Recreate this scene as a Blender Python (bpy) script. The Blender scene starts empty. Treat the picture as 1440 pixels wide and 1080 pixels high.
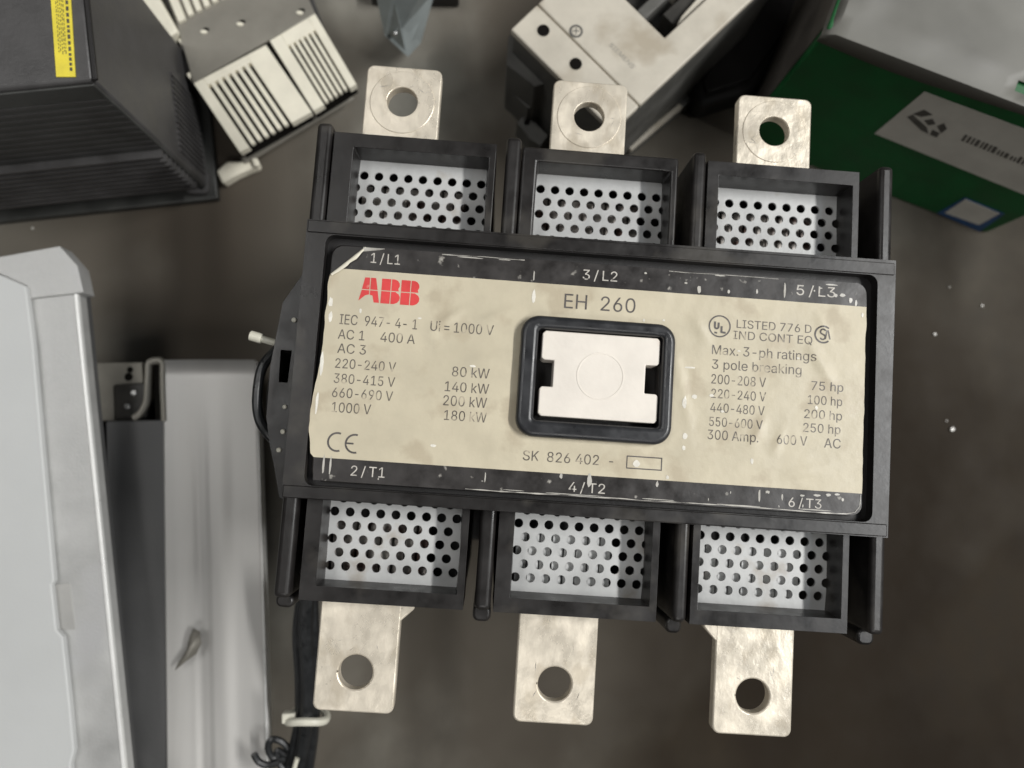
import bpy, bmesh, math, random
import numpy as np
from mathutils import Vector, Matrix, noise
from mathutils.geometry import delaunay_2d_cdt
random.seed(7)
S = bpy.context.scene
COL = S.collection

# ------------------------------------------------------------------ camera
LENS_PX = 1040.0                       # focal length in pixels of a 1440 px wide frame
EYE = Vector((0.0, 0.0, 0.425))        # camera stands 42.5 cm above the floor
_n = Vector(((688 - 720) / LENS_PX, (632 - 540) / LENS_PX, 1.0)).normalized()
_Z = -_n
_X = (Vector((1, 0, 0)) - Vector((1, 0, 0)).dot(_Z) * _Z).normalized()
_Y = _Z.cross(_X)
ROT = Matrix((_X, _Y, _Z))             # camera axes (right, down, forward) to world
cam = bpy.data.cameras.new("camera")
cam.sensor_width = 36.0
cam.lens = 36.0 * LENS_PX / 1440.0
cam.clip_start, cam.clip_end = 0.01, 50.0
cam.dof.use_dof = True
cam.dof.focus_distance = 0.247
cam.dof.aperture_fstop = 9.0
cam_o = bpy.data.objects.new("camera", cam)
COL.objects.link(cam_o)
_m = Matrix.Identity(4)
for i, axis in enumerate((Vector((1, 0, 0)), Vector((0, -1, 0)), Vector((0, 0, -1)))):
    w = ROT @ axis
    for r in range(3):
        _m[r][i] = w[r]
_m.translation = EYE
cam_o.matrix_world = _m
S.camera = cam_o

# ------------------------------------------------------------------ light
world = bpy.data.worlds.new("World")
S.world = world
world.use_nodes = True
world.node_tree.nodes["Background"].inputs[0].default_value = (0.68, 0.67, 0.64, 1)
world.node_tree.nodes["Background"].inputs[1].default_value = 0.05
S.view_settings.view_transform = 'Standard'
S.view_settings.look = 'None'
S.view_settings.exposure = 0.0
S.view_settings.gamma = 1.0


def area(name, loc, target, sx, sy, power, color):
    d = bpy.data.lights.new(name, 'AREA')
    d.shape = 'RECTANGLE'
    d.size, d.size_y, d.energy, d.color = sx, sy, power, color
    o = bpy.data.objects.new(name, d)
    COL.objects.link(o)
    o.location = loc
    o.rotation_euler = (Vector(target) - Vector(loc)).to_track_quat('-Z', 'Y').to_euler()
    return o


# the workshop's ceiling: one bright tube row to the right, dimmer strips to the left and behind the photographer
area("ceiling_tube_lamp", (1.62, 0.1, 2.0), (0, 0, 0.15), 1.4, 0.10, 58, (1.0, 0.99, 0.965))
area("ceiling_strip_lamp", (-0.94, 0.62, 2.3), (-0.94, 0.62, 0), 0.44, 1.3, 8.5, (1.0, 0.98, 0.94))
area("ceiling_strip_lamp", (-1.62, 0.5, 2.3), (-1.0, 0.4, 0), 0.44, 1.6, 7.5, (0.98, 0.99, 1.0))
area("ceiling_strip_lamp", (0.15, -1.35, 1.9), (0.1, 0, 0.1), 0.9, 0.6, 7.5, (1.0, 0.98, 0.95))
area("skylight", (1.22, 0.0, 2.1), (0.2, 0, 0), 1.5, 0.16, 3.0, (0.78, 0.88, 1.0))

# ------------------------------------------------------------------ helpers
MM = 0.001


def spot(u, v, z):
    """World point at height z (metres) seen at pixel (u, v) of the 1440 x 1080 photograph."""
    r = ROT @ Vector(((u - 720) / LENS_PX, (v - 540) / LENS_PX, 1.0))
    return EYE + r * ((z - EYE.z) / r.z)


def material(name, col, rough=0.5, metal=0.0, var=0.15, scale=120.0, bump=0.0, bscale=400.0, stretch=(1, 1, 1),
             speck=None, speck_scale=300.0, speck_lo=0.62, rvar=0.1, coat=0.0, detail=4.0, spec=0.5):
    m = bpy.data.materials.new(name)
    m.use_nodes = True
    nt = m.node_tree
    N, Lk = nt.nodes, nt.links
    b = N["Principled BSDF"]
    tc = N.new("ShaderNodeTexCoord")
    mp = N.new("ShaderNodeMapping")
    mp.inputs["Scale"].default_value = stretch
    Lk.new(tc.outputs["Object"], mp.inputs[0])
    nz = N.new("ShaderNodeTexNoise")
    nz.inputs["Scale"].default_value = scale
    nz.inputs["Detail"].default_value = detail
    nz.inputs["Roughness"].default_value = 0.6
    Lk.new(mp.outputs[0], nz.inputs["Vector"])
    rp = N.new("ShaderNodeValToRGB")
    rp.color_ramp.elements[0].position = 0.3
    rp.color_ramp.elements[1].position = 0.7
    rp.color_ramp.elements[0].color = [max(0, c * (1 - var)) for c in col] + [1]
    rp.color_ramp.elements[1].color = [min(1, c * (1 + var)) for c in col] + [1]
    Lk.new(nz.outputs["Fac"], rp.inputs[0])
    out = rp.outputs[0]
    if speck:
        n2 = N.new("ShaderNodeTexNoise")
        n2.inputs["Scale"].default_value = speck_scale
        n2.inputs["Detail"].default_value = 5
        Lk.new(mp.outputs[0], n2.inputs["Vector"])
        r2 = N.new("ShaderNodeValToRGB")
        r2.color_ramp.elements[0].position = speck_lo
        r2.color_ramp.elements[1].position = speck_lo + 0.1
        r2.color_ramp.elements[0].color = (0, 0, 0, 1)
        r2.color_ramp.elements[1].color = (1, 1, 1, 1)
        Lk.new(n2.outputs["Fac"], r2.inputs[0])
        mx = N.new("ShaderNodeMix")
        mx.data_type = 'RGBA'
        Lk.new(r2.outputs[0], mx.inputs[0])
        Lk.new(out, mx.inputs[6])
        mx.inputs[7].default_value = list(speck) + [1]
        out = mx.outputs[2]
    Lk.new(out, b.inputs["Base Color"])
    b.inputs["Metallic"].default_value = metal
    b.inputs["Specular IOR Level"].default_value = spec
    mr = N.new("ShaderNodeMapRange")
    mr.inputs[1].default_value, mr.inputs[2].default_value = 0.3, 0.7
    mr.inputs[3].default_value, mr.inputs[4].default_value = max(0.02, rough - rvar), min(1, rough + rvar)
    Lk.new(nz.outputs["Fac"], mr.inputs[0])
    Lk.new(mr.outputs[0], b.inputs["Roughness"])
    b.inputs["Coat Weight"].default_value = coat
    if bump:
        n3 = N.new("ShaderNodeTexNoise")
        n3.inputs["Scale"].default_value = bscale
        n3.inputs["Detail"].default_value = 5
        Lk.new(mp.outputs[0], n3.inputs["Vector"])
        bp = N.new("ShaderNodeBump")
        bp.inputs["Strength"].default_value = bump
        bp.inputs["Distance"].default_value = 0.001
        Lk.new(n3.outputs["Fac"], bp.inputs["Height"])
        Lk.new(bp.outputs[0], b.inputs["Normal"])
    return m


M = {}
M['plastic'] = material("black_plastic", (0.016, 0.0145, 0.014), 0.36, 0, 0.35, 90, 0.035, 500, speck=(0.045, 0.041, 0.036), speck_scale=38, speck_lo=0.55)
M['plastic_dark'] = material("shade_block_black", (0.012, 0.011, 0.011), 0.55, 0, 0.3, 90, 0.1, 800)
M['bezel'] = material("bezel_plastic", (0.026, 0.027, 0.03), 0.36, 0, 0.3, 150, 0.05, 400)
M['band'] = material("black_print", (0.03, 0.027, 0.026), 0.40, 0, 0.35, 160, 0.06, 400, speck=(0.42, 0.4, 0.36), speck_scale=260, speck_lo=0.665)
M['sticker'] = material("cream_sticker", (0.595, 0.535, 0.40), 0.48, 0, 0.09, 45, 0.22, 200, speck=(0.51, 0.445, 0.325), speck_scale=70, speck_lo=0.55, spec=0.45)
M['sticker_back'] = material("sticker_back", (0.72, 0.68, 0.56), 0.4, 0, 0.1, 100, 0.2, 300)
M['ink'] = material("grey_ink", (0.12, 0.105, 0.09), 0.45, 0, 0.3, 200, speck=(0.48, 0.42, 0.32), speck_scale=260, speck_lo=0.55)
M['ink_big'] = material("dark_ink", (0.10, 0.09, 0.085), 0.45, 0, 0.25, 200, speck=(0.5, 0.44, 0.33), speck_scale=420, speck_lo=0.68)
M['ink_red'] = material("red_ink", (0.68, 0.055, 0.055), 0.42, 0, 0.12, 120, speck=(0.75, 0.35, 0.28), speck_scale=300, speck_lo=0.66)
M['ink_white'] = material("white_ink", (0.55, 0.52, 0.47), 0.5, 0, 0.2, 250, speck=(0.06, 0.055, 0.05), speck_scale=420, speck_lo=0.60)
M['flake'] = material("bare_flake", (0.52, 0.50, 0.455), 0.3, 0, 0.1, 300)
M['white'] = material("white_plastic", (0.82, 0.765, 0.69), 0.5, 0, 0.05, 70, 0.08, 500, speck=(0.70, 0.62, 0.53), speck_scale=60, speck_lo=0.66)
M['tin'] = material("tinned_copper", (0.88, 0.80, 0.665), 0.34, 0.4, 0.08, 130, 0.22, 330, stretch=(1, 0.7, 1), speck=(0.74, 0.66, 0.53), speck_scale=110, speck_lo=0.54, rvar=0.14)
M['perf'] = material("zinc_sheet", (0.50, 0.505, 0.50), 0.5, 0.1, 0.10, 60, 0.1, 500, speck=(0.40, 0.375, 0.34), speck_scale=60, speck_lo=0.6)
M['splitter'] = material("splitter_steel", (0.50, 0.47, 0.44), 0.4, 0.4, 0.4, 110, 0.2, 300, speck=(0.10, 0.06, 0.05), speck_scale=130, speck_lo=0.5)
M['wire'] = material("black_wire", (0.016, 0.017, 0.018), 0.35, 0, 0.3, 200, 0.2, 300)
M['nylon'] = material("nylon", (0.66, 0.64, 0.54), 0.45, 0, 0.08, 150)
M['screw'] = material("screw_steel", (0.55, 0.55, 0.54), 0.3, 0.9, 0.2, 400)
M['drive'] = material("drive_enamel", (0.064, 0.062, 0.062), 0.45, 0, 0.22, 60, 0.12, 500)
M['drive_front'] = material("drive_front", (0.050, 0.051, 0.048), 0.5, 0, 0.25, 60, 0.1, 500)
M['yellow'] = material("yellow_label", (0.80, 0.67, 0.06), 0.5, 0, 0.1, 120, speck=(0.70, 0.62, 0.2), speck_scale=200, speck_lo=0.65)
M['print'] = material("label_print", (0.08, 0.075, 0.06), 0.6, 0, 0.3, 300)
M['beige'] = material("beige_plastic", (0.82, 0.78, 0.65), 0.5, 0, 0.06, 80, 0.1, 500, speck=(0.5, 0.46, 0.36), speck_scale=60, speck_lo=0.66)
M['steel'] = material("galvanised_plate", (0.27, 0.255, 0.22), 0.5, 0.35, 0.14, 40, 0.1, 300)
M['void'] = material("slot_dark", (0.010, 0.009, 0.008), 0.9, 0, 0.2, 90, spec=0.05)
M['ivory'] = material("ivory_housing", (0.56, 0.52, 0.44), 0.5, 0, 0.09, 60, 0.1, 400, speck=(0.42, 0.37, 0.29), speck_scale=24, speck_lo=0.56)
M['greyplastic'] = material("grey_plastic", (0.10, 0.098, 0.09), 0.55, 0, 0.25, 60, 0.15, 400)
M['green'] = material("green_carton", (0.006, 0.105, 0.026), 0.55, 0, 0.2, 50, 0.05, 300)
M['carton_side'] = material("carton_side", (0.10, 0.09, 0.078), 0.7, 0, 0.2, 50)
M['paper'] = material("grey_film", (0.165, 0.162, 0.145), 0.5, 0, 0.18, 14, 0.1, 60)
M['paper_label'] = material("paper_label", (0.64, 0.62, 0.56), 0.6, 0, 0.08, 60)
M['blue'] = material("blue_print", (0.03, 0.09, 0.22), 0.6, 0, 0.2, 60)
M['smudge'] = material("smudged_print", (0.10, 0.095, 0.085), 0.6, 0, 0.3, 200)
M['zinc'] = material("zinc_panel", (0.47, 0.47, 0.46), 0.48, 0.3, 0.13, 45, 0.12, 900, speck=(0.48, 0.48, 0.48), speck_scale=26, speck_lo=0.55, detail=8)
M['zinc_edge'] = material("zinc_edge", (0.82, 0.82, 0.80), 0.35, 0.15, 0.05, 90)
M['lightpanel'] = material("painted_sheet", (0.54, 0.55, 0.545), 0.5, 0, 0.05, 12, 0.06, 700)
M['slate'] = material("slate_panel", (0.098, 0.098, 0.098), 0.5, 0.2, 0.12, 20, 0.1, 600)
M['aluminium'] = material("brushed_aluminium", (0.52, 0.51, 0.49), 0.42, 0.3, 0.05, 60, 0.02, 500, stretch=(1, 0.05, 1), rvar=0.03)
M['bracket'] = material("bracket_paint", (0.36, 0.40, 0.40), 0.4, 0.3, 0.15, 40)
M['darkmod'] = material("dark_module", (0.03, 0.028, 0.024), 0.5, 0, 0.4, 60)


def finish(name, bm, mat, parent=None, local=True, bevel=0.0, seg=2, smooth=True, root=None):
    """Link the bmesh as one mesh object. local: coordinates are already those of the thing."""
    if not local and root is not None:
        bm.transform(root.matrix_world.inverted())
    bmesh.ops.recalc_face_normals(bm, faces=bm.faces)
    me = bpy.data.meshes.new(name)
    bm.to_mesh(me)
    bm.free()
    if isinstance(mat, (list, tuple)):
        for x in mat:
            me.materials.append(x)
    else:
        me.materials.append(mat)
    o = bpy.data.objects.new(name, me)
    COL.objects.link(o)
    if parent:
        o.parent = parent
    if bevel > 0:
        md = o.modifiers.new("edge", 'BEVEL')
        md.width = bevel
        md.segments = seg
        md.limit_method = 'ANGLE'
        md.angle_limit = math.radians(35)
        md.harden_normals = False
    if smooth:
        for p in me.polygons:
            p.use_smooth = True
        try:
            me.set_sharp_from_angle(angle=math.radians(32))
        except Exception:
            pass
    return o


def thing(name, label, cat, loc, rz=0.0, group=None):
    o = bpy.data.objects.new(name, None)
    COL.objects.link(o)
    o.empty_display_size = 0.02
    o.location = loc
    o.rotation_euler = (0, 0, rz)
    o["label"], o["category"] = label, cat
    if group:
        o["group"] = group
    o.matrix_world = Matrix.Translation(Vector(loc)) @ Matrix.Rotation(rz, 4, 'Z')
    return o


def tag(o, label, cat, group=None):
    o["label"], o["category"] = label, cat
    if group:
        o["group"] = group


def face(bm, vs):
    try:
        return bm.faces.new(vs)
    except ValueError:
        return None


def box(bm, x0, x1, y0, y1, z0, z1, s=MM):
    v = [bm.verts.new((x * s, y * s, z * s)) for z in (z0, z1) for x, y in ((x0, y0), (x1, y0), (x1, y1), (x0, y1))]
    for q in ((3, 2, 1, 0), (4, 5, 6, 7), (0, 1, 5, 4), (1, 2, 6, 5), (2, 3, 7, 6), (3, 0, 4, 7)):
        face(bm, [v[i] for i in q])


def prism(bm, pts, z0, z1, s=MM):
    lo = [bm.verts.new((x * s, y * s, z0 * s)) for x, y in pts]
    hi = [bm.verts.new((x * s, y * s, z1 * s)) for x, y in pts]
    n = len(pts)
    face(bm, lo[::-1])
    face(bm, hi)
    for i in range(n):
        face(bm, [lo[i], lo[(i + 1) % n], hi[(i + 1) % n], hi[i]])


def solid(bm, top, drop):
    """A prism from world points: top polygon carried straight down to height drop (metres)."""
    hi = [bm.verts.new(p) for p in top]
    lo = [bm.verts.new((p[0], p[1], drop)) for p in top]
    n = len(top)
    face(bm, hi)
    face(bm, lo[::-1])
    for i in range(n):
        face(bm, [lo[i], lo[(i + 1) % n], hi[(i + 1) % n], hi[i]])


def pix(pts, z):
    return [spot(u, v, z) for u, v in pts]


def rrect(x0, x1, y0, y1, r, n=5):
    out = []
    for cx, cy, a in ((x1 - r, y1 - r, 0), (x0 + r, y1 - r, 90), (x0 + r, y0 + r, 180), (x1 - r, y0 + r, 270)):
        for i in range(n + 1):
            t = math.radians(a + 90 * i / n)
            out.append((cx + r * math.cos(t), cy + r * math.sin(t)))
    return out


def cast(poly, c, ang):
    """Point where a ray from c at the angle leaves the polygon."""
    d = (math.cos(ang), math.sin(ang))
    best = None
    for i in range(len(poly)):
        a, b = poly[i], poly[(i + 1) % len(poly)]
        ex, ey = b[0] - a[0], b[1] - a[1]
        den = d[0] * ey - d[1] * ex
        if abs(den) < 1e-12:
            continue
        t = ((a[0] - c[0]) * ey - (a[1] - c[1]) * ex) / den
        s = ((a[0] - c[0]) * d[1] - (a[1] - c[1]) * d[0]) / den
        if t > 0 and -1e-6 <= s <= 1 + 1e-6 and (best is None or t > best):
            best = t
    return (c[0] + d[0] * best, c[1] + d[1] * best)


def holed(bm, outer, inner, c, z0, z1, s=MM, extra=64, taper=None):
    """Slab with one hole: outer and inner polygons are met along rays from c, every corner kept."""
    angs = sorted({round(math.atan2(p[1] - c[1], p[0] - c[0]), 5) for p in list(outer) + list(inner)} |
                  {round(-math.pi + 2 * math.pi * i / extra, 5) for i in range(extra)})
    O = [cast(outer, c, a) for a in angs]
    I = [cast(inner, c, a) for a in angs]
    I2 = [cast(taper, c, a) for a in angs] if taper else I
    n = len(angs)
    ot = [bm.verts.new((x * s, y * s, z1 * s)) for x, y in O]
    it = [bm.verts.new((x * s, y * s, z1 * s)) for x, y in I]
    ob = [bm.verts.new((x * s, y * s, z0 * s)) for x, y in O]
    ib = [bm.verts.new((x * s, y * s, z0 * s)) for x, y in I2]
    for i in range(n):
        j = (i + 1) % n
        face(bm, [ot[i], ot[j], it[j], it[i]])
        face(bm, [ob[j], ob[i], ib[i], ib[j]])
        face(bm, [ob[i], ob[j], ot[j], ot[i]])
        face(bm, [it[i], it[j], ib[j], ib[i]])


def circle(cx, cy, r, n=32):
    return [(cx + r * math.cos(2 * math.pi * i / n), cy + r * math.sin(2 * math.pi * i / n)) for i in range(n)]


def tube(bm, pts, r, n=10, caps=True):
    """Round tube along smoothed world/local points (metres)."""
    P = [Vector(p) for p in pts]
    path = []
    for i in range(len(P) - 1):
        p0, p1, p2, p3 = P[max(i - 1, 0)], P[i], P[i + 1], P[min(i + 2, len(P) - 1)]
        for k in range(6):
            t = k / 6
            path.append(0.5 * ((2 * p1) + (p2 - p0) * t + (2 * p0 - 5 * p1 + 4 * p2 - p3) * t * t + (3 * p1 - p0 - 3 * p2 + p3) * t ** 3))
    path.append(P[-1])
    rings = []
    up = Vector((0, 0, 1))
    for i, p in enumerate(path):
        d = (path[min(i + 1, len(path) - 1)] - path[max(i - 1, 0)]).normalized()
        a = d.cross(up)
        if a.length < 1e-4:
            a = d.cross(Vector((0, 1, 0)))
        a.normalize()
        b = d.cross(a)
        rings.append([bm.verts.new(p + (a * math.cos(2 * math.pi * k / n) + b * math.sin(2 * math.pi * k / n)) * r) for k in range(n)])
    for i in range(len(rings) - 1):
        for k in range(n):
            face(bm, [rings[i][k], rings[i][(k + 1) % n], rings[i + 1][(k + 1) % n], rings[i + 1][k]])
    if caps:
        face(bm, rings[0][::-1])
        face(bm, rings[-1])


# ------------------------------------------------------------------ floor
def make_floor():
    bm = bmesh.new()
    box(bm, -4, 4, -4, 4, -0.1, 0, 1.0)
    m = material("concrete", (0.20, 0.19, 0.165), 0.72, 0, 0.12, 60, 0.08, 160, speck=(0.14, 0.126, 0.105), speck_scale=6.5, speck_lo=0.44,
                 rvar=0.05, detail=3, spec=0.12, stretch=(1.0, 0.8, 1))
    # soft streaks of reflected light, put into the floor colour as stretched noise
    nt = m.node_tree
    b = nt.nodes["Principled BSDF"]
    src = b.inputs["Base Color"].links[0].from_socket
    tc = nt.nodes.new("ShaderNodeTexCoord")
    mp = nt.nodes.new("ShaderNodeMapping")
    mp.inputs["Scale"].default_value = (9, 2.6, 1)
    mp.inputs["Location"].default_value = (7.1, 4.4, 2)
    nz = nt.nodes.new("ShaderNodeTexNoise")
    nz.inputs["Scale"].default_value = 1.0
    nz.inputs["Detail"].default_value = 1.0
    rp = nt.nodes.new("ShaderNodeValToRGB")
    rp.color_ramp.elements[0].position, rp.color_ramp.elements[1].position = 0.30, 0.72
    rp.color_ramp.elements[0].color = (0.60, 0.56, 0.53, 1)
    rp.color_ramp.elements[1].color = (1.25, 1.27, 1.27, 1)
    mx = nt.nodes.new("ShaderNodeMix")
    mx.data_type, mx.blend_type = 'RGBA', 'MULTIPLY'
    mx.inputs[0].default_value = 1.0
    nt.links.new(tc.outputs["Object"], mp.inputs[0])
    nt.links.new(mp.outputs[0], nz.inputs["Vector"])
    nt.links.new(nz.outputs["Fac"], rp.inputs[0])
    nt.links.new(src, mx.inputs[6])
    nt.links.new(rp.outputs[0], mx.inputs[7])
    # weaker light at the right, painted into the concrete as a ragged brown darkening
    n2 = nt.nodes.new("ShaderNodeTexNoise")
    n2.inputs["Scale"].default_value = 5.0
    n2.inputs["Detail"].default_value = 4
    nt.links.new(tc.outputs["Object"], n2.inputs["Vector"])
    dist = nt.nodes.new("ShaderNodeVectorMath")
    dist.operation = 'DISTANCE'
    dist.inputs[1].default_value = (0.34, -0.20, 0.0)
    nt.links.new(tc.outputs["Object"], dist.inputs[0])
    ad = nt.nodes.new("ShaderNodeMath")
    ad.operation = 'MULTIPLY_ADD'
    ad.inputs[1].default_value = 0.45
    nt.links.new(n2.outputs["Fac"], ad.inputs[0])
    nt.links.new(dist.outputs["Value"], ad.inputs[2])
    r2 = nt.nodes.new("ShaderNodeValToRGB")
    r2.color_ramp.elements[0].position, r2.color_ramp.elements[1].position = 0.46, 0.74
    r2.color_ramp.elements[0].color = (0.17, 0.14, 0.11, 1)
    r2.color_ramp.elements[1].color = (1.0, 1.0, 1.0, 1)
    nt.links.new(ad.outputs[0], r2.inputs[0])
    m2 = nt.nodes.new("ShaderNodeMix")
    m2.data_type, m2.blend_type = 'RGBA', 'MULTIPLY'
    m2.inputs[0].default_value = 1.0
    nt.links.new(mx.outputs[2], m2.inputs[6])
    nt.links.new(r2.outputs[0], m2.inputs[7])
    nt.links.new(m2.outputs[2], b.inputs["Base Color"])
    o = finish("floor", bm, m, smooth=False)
    o["kind"] = "structure"


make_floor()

# ------------------------------------------------------------------ the contactor
RZ = math.radians(-3.85)
K = thing("contactor", "large black three pole contactor with worn cream rating label and white square indicator", "contactor",
          (0.03006, 0.01806, 0.0), RZ)

bm = bmesh.new()
box(bm, -94, 108, -70, 88, 0.3, 12)
finish("mounting_base", bm, M['plastic_dark'], K, bevel=0.0015)
bm = bmesh.new()
box(bm, -90, 105, -40, 56, 12, 164)
finish("body", bm, M['plastic_dark'], K, bevel=0.002)

BARX = [(-98.9, -93.2), (-30.2, -24.6), (38.3, 43.3), (107.3, 112.7)]
for i, (x0, x1) in enumerate(BARX):
    bm = bmesh.new()
    box(bm, x0, x1, -75.2, 93.6, 14, 165.4)
    finish("phase_barrier", bm, M['plastic'], K, bevel=0.0018, seg=4)
    bm = bmesh.new()
    prism(bm, rrect(x0 - 0.4, x1 + 0.4, -80.5 if i else -79.5, -74.8, 2.2), 120, 158 if i else 160)
    finish("barrier_foot", bm, M['plastic'], K, bevel=0.001)

POLES = [(-85.2, -36.2, -92.6, -33.7), (-18.6, 30.4, -24.2, 33.0), (48.0, 97.6, 43.8, 100.0)]


def perforated(x0, x1, y0, y1, cx, ys, shift, z):
    """Sheet with staggered round holes, cell by cell; every hole has its own wall."""
    bm = bmesh.new()
    p, r, hh, th = 5.5, 1.66, 2.4, 0.9

    def rect(a, b, c, d):
        if b - a > 0.01 and d - c > 0.01:
            face(bm, [bm.verts.new((X * MM, Y * MM, z * MM)) for X, Y in ((a, c), (b, c), (b, d), (a, d))])
    for k, yc in enumerate(ys):
        off = cx + (p / 2 if (k + shift) % 2 else 0)
        first = math.ceil((x0 + r + 0.1 - off) / p)
        last = math.floor((x1 - r - 0.1 - off) / p)
        for q in range(first, last + 1):
            xc = off + q * p
            a, b = max(x0, xc - p / 2), min(x1, xc + p / 2)
            sq = [(a, yc - hh), (b, yc - hh), (b, yc + hh), (a, yc + hh)]
            angs = sorted([2 * math.pi * i / 16 - math.pi for i in range(16)] + [math.atan2(Y - yc, X - xc) for X, Y in sq])
            O = [bm.verts.new((*[c * MM for c in cast(sq, (xc, yc), t)], z * MM)) for t in angs]
            I = [bm.verts.new(((xc + r * math.cos(t)) * MM, (yc + r * math.sin(t)) * MM, z * MM)) for t in angs]
            J = [bm.verts.new((v.co.x, v.co.y, (z - th) * MM)) for v in I]
            for i in range(len(angs)):
                j = (i + 1) % len(angs)
                face(bm, [O[i], O[j], I[j], I[i]])
                face(bm, [I[i], I[j], J[j], J[i]])
        rect(x0, max(x0, off + first * p - p / 2), yc - hh, yc + hh)
        rect(min(x1, off + last * p + p / 2), x1, yc - hh, yc + hh)
    lo, hi = min(ys) - hh, max(ys) + hh
    rect(x0, x1, y0, lo)
    rect(x0, x1, hi, y1)
    return bm


ROW_T = [78.9 - 4.8 * i for i in range(6)]
ROW_B = [-41.0 - 4.8 * i for i in range(6)]
for pi_, (wx0, wx1, fx0, fx1) in enumerate(POLES):
    for top in (True, False):
        fy0, fy1 = (50.0, 90.4) if top else (-75.4, -36.0)
        wy0, wy1 = (52.5, 85.2) if top else (-70.4, -37.6)
        if not top:
            fx1b = fx1 - 0.3
            fx0b = fx0 + (2.4 if pi_ == 0 else 0.6)
            wx0b, wx1b = wx0 + 0.4, wx1 - 0.2
            if pi_ == 2:
                wx0b -= 1.4
        else:
            fx0b, fx1b, wx0b, wx1b = fx0, fx1, wx0, wx1
        bm = bmesh.new()
        outer = [(fx0b, fy0), (fx1b, fy0), (fx1b, fy1), (fx0b, fy1)]
        inner = [(wx0b, wy0), (wx1b, wy0), (wx1b, wy1), (wx0b, wy1)]
        tap = [(wx0b + 1.2, wy0 + 1.2), (wx1b - 1.0, wy0 + 1.2), (wx1b - 1.0, wy1 - 1.2), (wx0b + 1.2, wy1 - 1.2)]
        holed(bm, outer, inner, ((wx0b + wx1b) / 2, (wy0 + wy1) / 2), 138, 165, extra=4, taper=tap)
        chute = finish("arc_chute", bm, M['plastic'], K, bevel=0.0009, seg=3)
        bm = bmesh.new()
        box(bm, fx0b + 0.3, fx1b - 0.3, fy0 + 0.3, fy1 - 0.3, 40, 138.2)
        finish("chute_body", bm, M['plastic_dark'], chute, bevel=0.001)
        cx = (-82.7, -16.3, 55.6)[pi_]
        bm = perforated(max(wx0b - 2.2, fx0b + 0.3), min(wx1b + 2.2, fx1b - 0.3), wy0 - 0.6, wy1 + 0.6, cx, ROW_T[:-1] if top else ROW_B,
                        0 if top else 1, 154.0)
        finish("perforated_plate", bm, M['perf'], chute, smooth=False)
        bm = bmesh.new()
        x = wx0b + 1.6
        while x < wx1b - 12:
            box(bm, x, x + 3.9, wy0 + 2, wy1 - (9 if top else 11), 141, 150.4 + random.uniform(-0.5, 0.4) + (1.6 if not top and pi_ else 0))
            x += 4.4
        finish("splitter_plates", bm, M['perf'] if not top and pi_ else M['splitter'], chute, bevel=0.0002, seg=1)

# terminal lugs
for i, hx in enumerate((-70.4, 0.1, 70.8)):
    bm = bmesh.new()
    holed(bm, rrect(hx - 14.1, hx + 14.1, 87, 121.0, 2.6), circle(hx, 107.4, 5.75, 40), (hx, 107.4), 152, 156.6)
    lug = finish("terminal_lug", bm, M['tin'], K, bevel=0.0005, seg=2)
    bm = bmesh.new()
    holed(bm, circle(hx, 107.2, 12.1, 48), circle(hx, 107.4, 5.75, 40), (hx, 107.4), 156.4, 156.9)
    finish("washer_face", bm, M['tin'], lug, bevel=0.00025, seg=2)
for i, hx in enumerate((-70.0, 0.0, 70.5)):
    o = rrect(hx - 14.0, hx + 14.2, -114.2, -72.6, 2.6)
    bm = bmesh.new()
    holed(bm, o, circle(hx, -100.7, 5.95, 40), (hx, -100.7), 152, 156.8)
    if i != 1:
        sx = 1 if i == 0 else -1
        e = hx + (14.1 if i == 0 else -13.9)
        prism(bm, [(e - sx, -72.8), (e + sx * 4.6, -72.8), (e + sx * 4.6, -78), (e - sx, -83.5)][::sx], 152, 156.7)
    finish("terminal_lug", bm, M['tin'], K, bevel=0.0006, seg=2)

# wiped and scored marks on the plated copper
sr = random.Random(21)
for lug in [o for o in list(K.children) if o.name.startswith("terminal_lug")]:
    xs = [v.co.x / MM for v in lug.data.vertices]
    ys = [v.co.y / MM for v in lug.data.vertices]
    zt_ = max(v.co.z for v in lug.data.vertices) / MM
    cx_, top_ = (max(min(xs), -200) + min(xs) + 28.2) / 2, max(ys) > 0
    if min(xs) < 60 and not top_ and min(xs) > 50:
        cx_ = 70.5
    hy = 107.4 if top_ else -100.7
    bm = bmesh.new()
    for k in range(9):
        a = sr.uniform(0, math.pi)
        ln, w_ = sr.uniform(1.5, 6.0), sr.uniform(0.08, 0.22)
        x, y = cx_ + sr.uniform(-9, 9), hy + sr.uniform(-9, 9) + (0 if top_ else 4)
        pts = [(x + math.cos(a) * ln * t - math.sin(a) * w_ * q, y + math.sin(a) * ln * t + math.cos(a) * w_ * q) for t, q in ((-.5, 0), (0, -.5), (.5, 0), (0, .5))]
        if any(math.hypot(X - cx_, Y - hy) < 6.6 or abs(X - cx_) > 13 for X, Y in pts):
            continue
        face(bm, [bm.verts.new((X * MM, Y * MM, (zt_ + (0.36 if top_ else 0.04)) * MM)) for X, Y in pts])
    o = finish("scored_marks", bm, M['screw'], lug, smooth=False)
    o["kind"] = "stuff"

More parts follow.
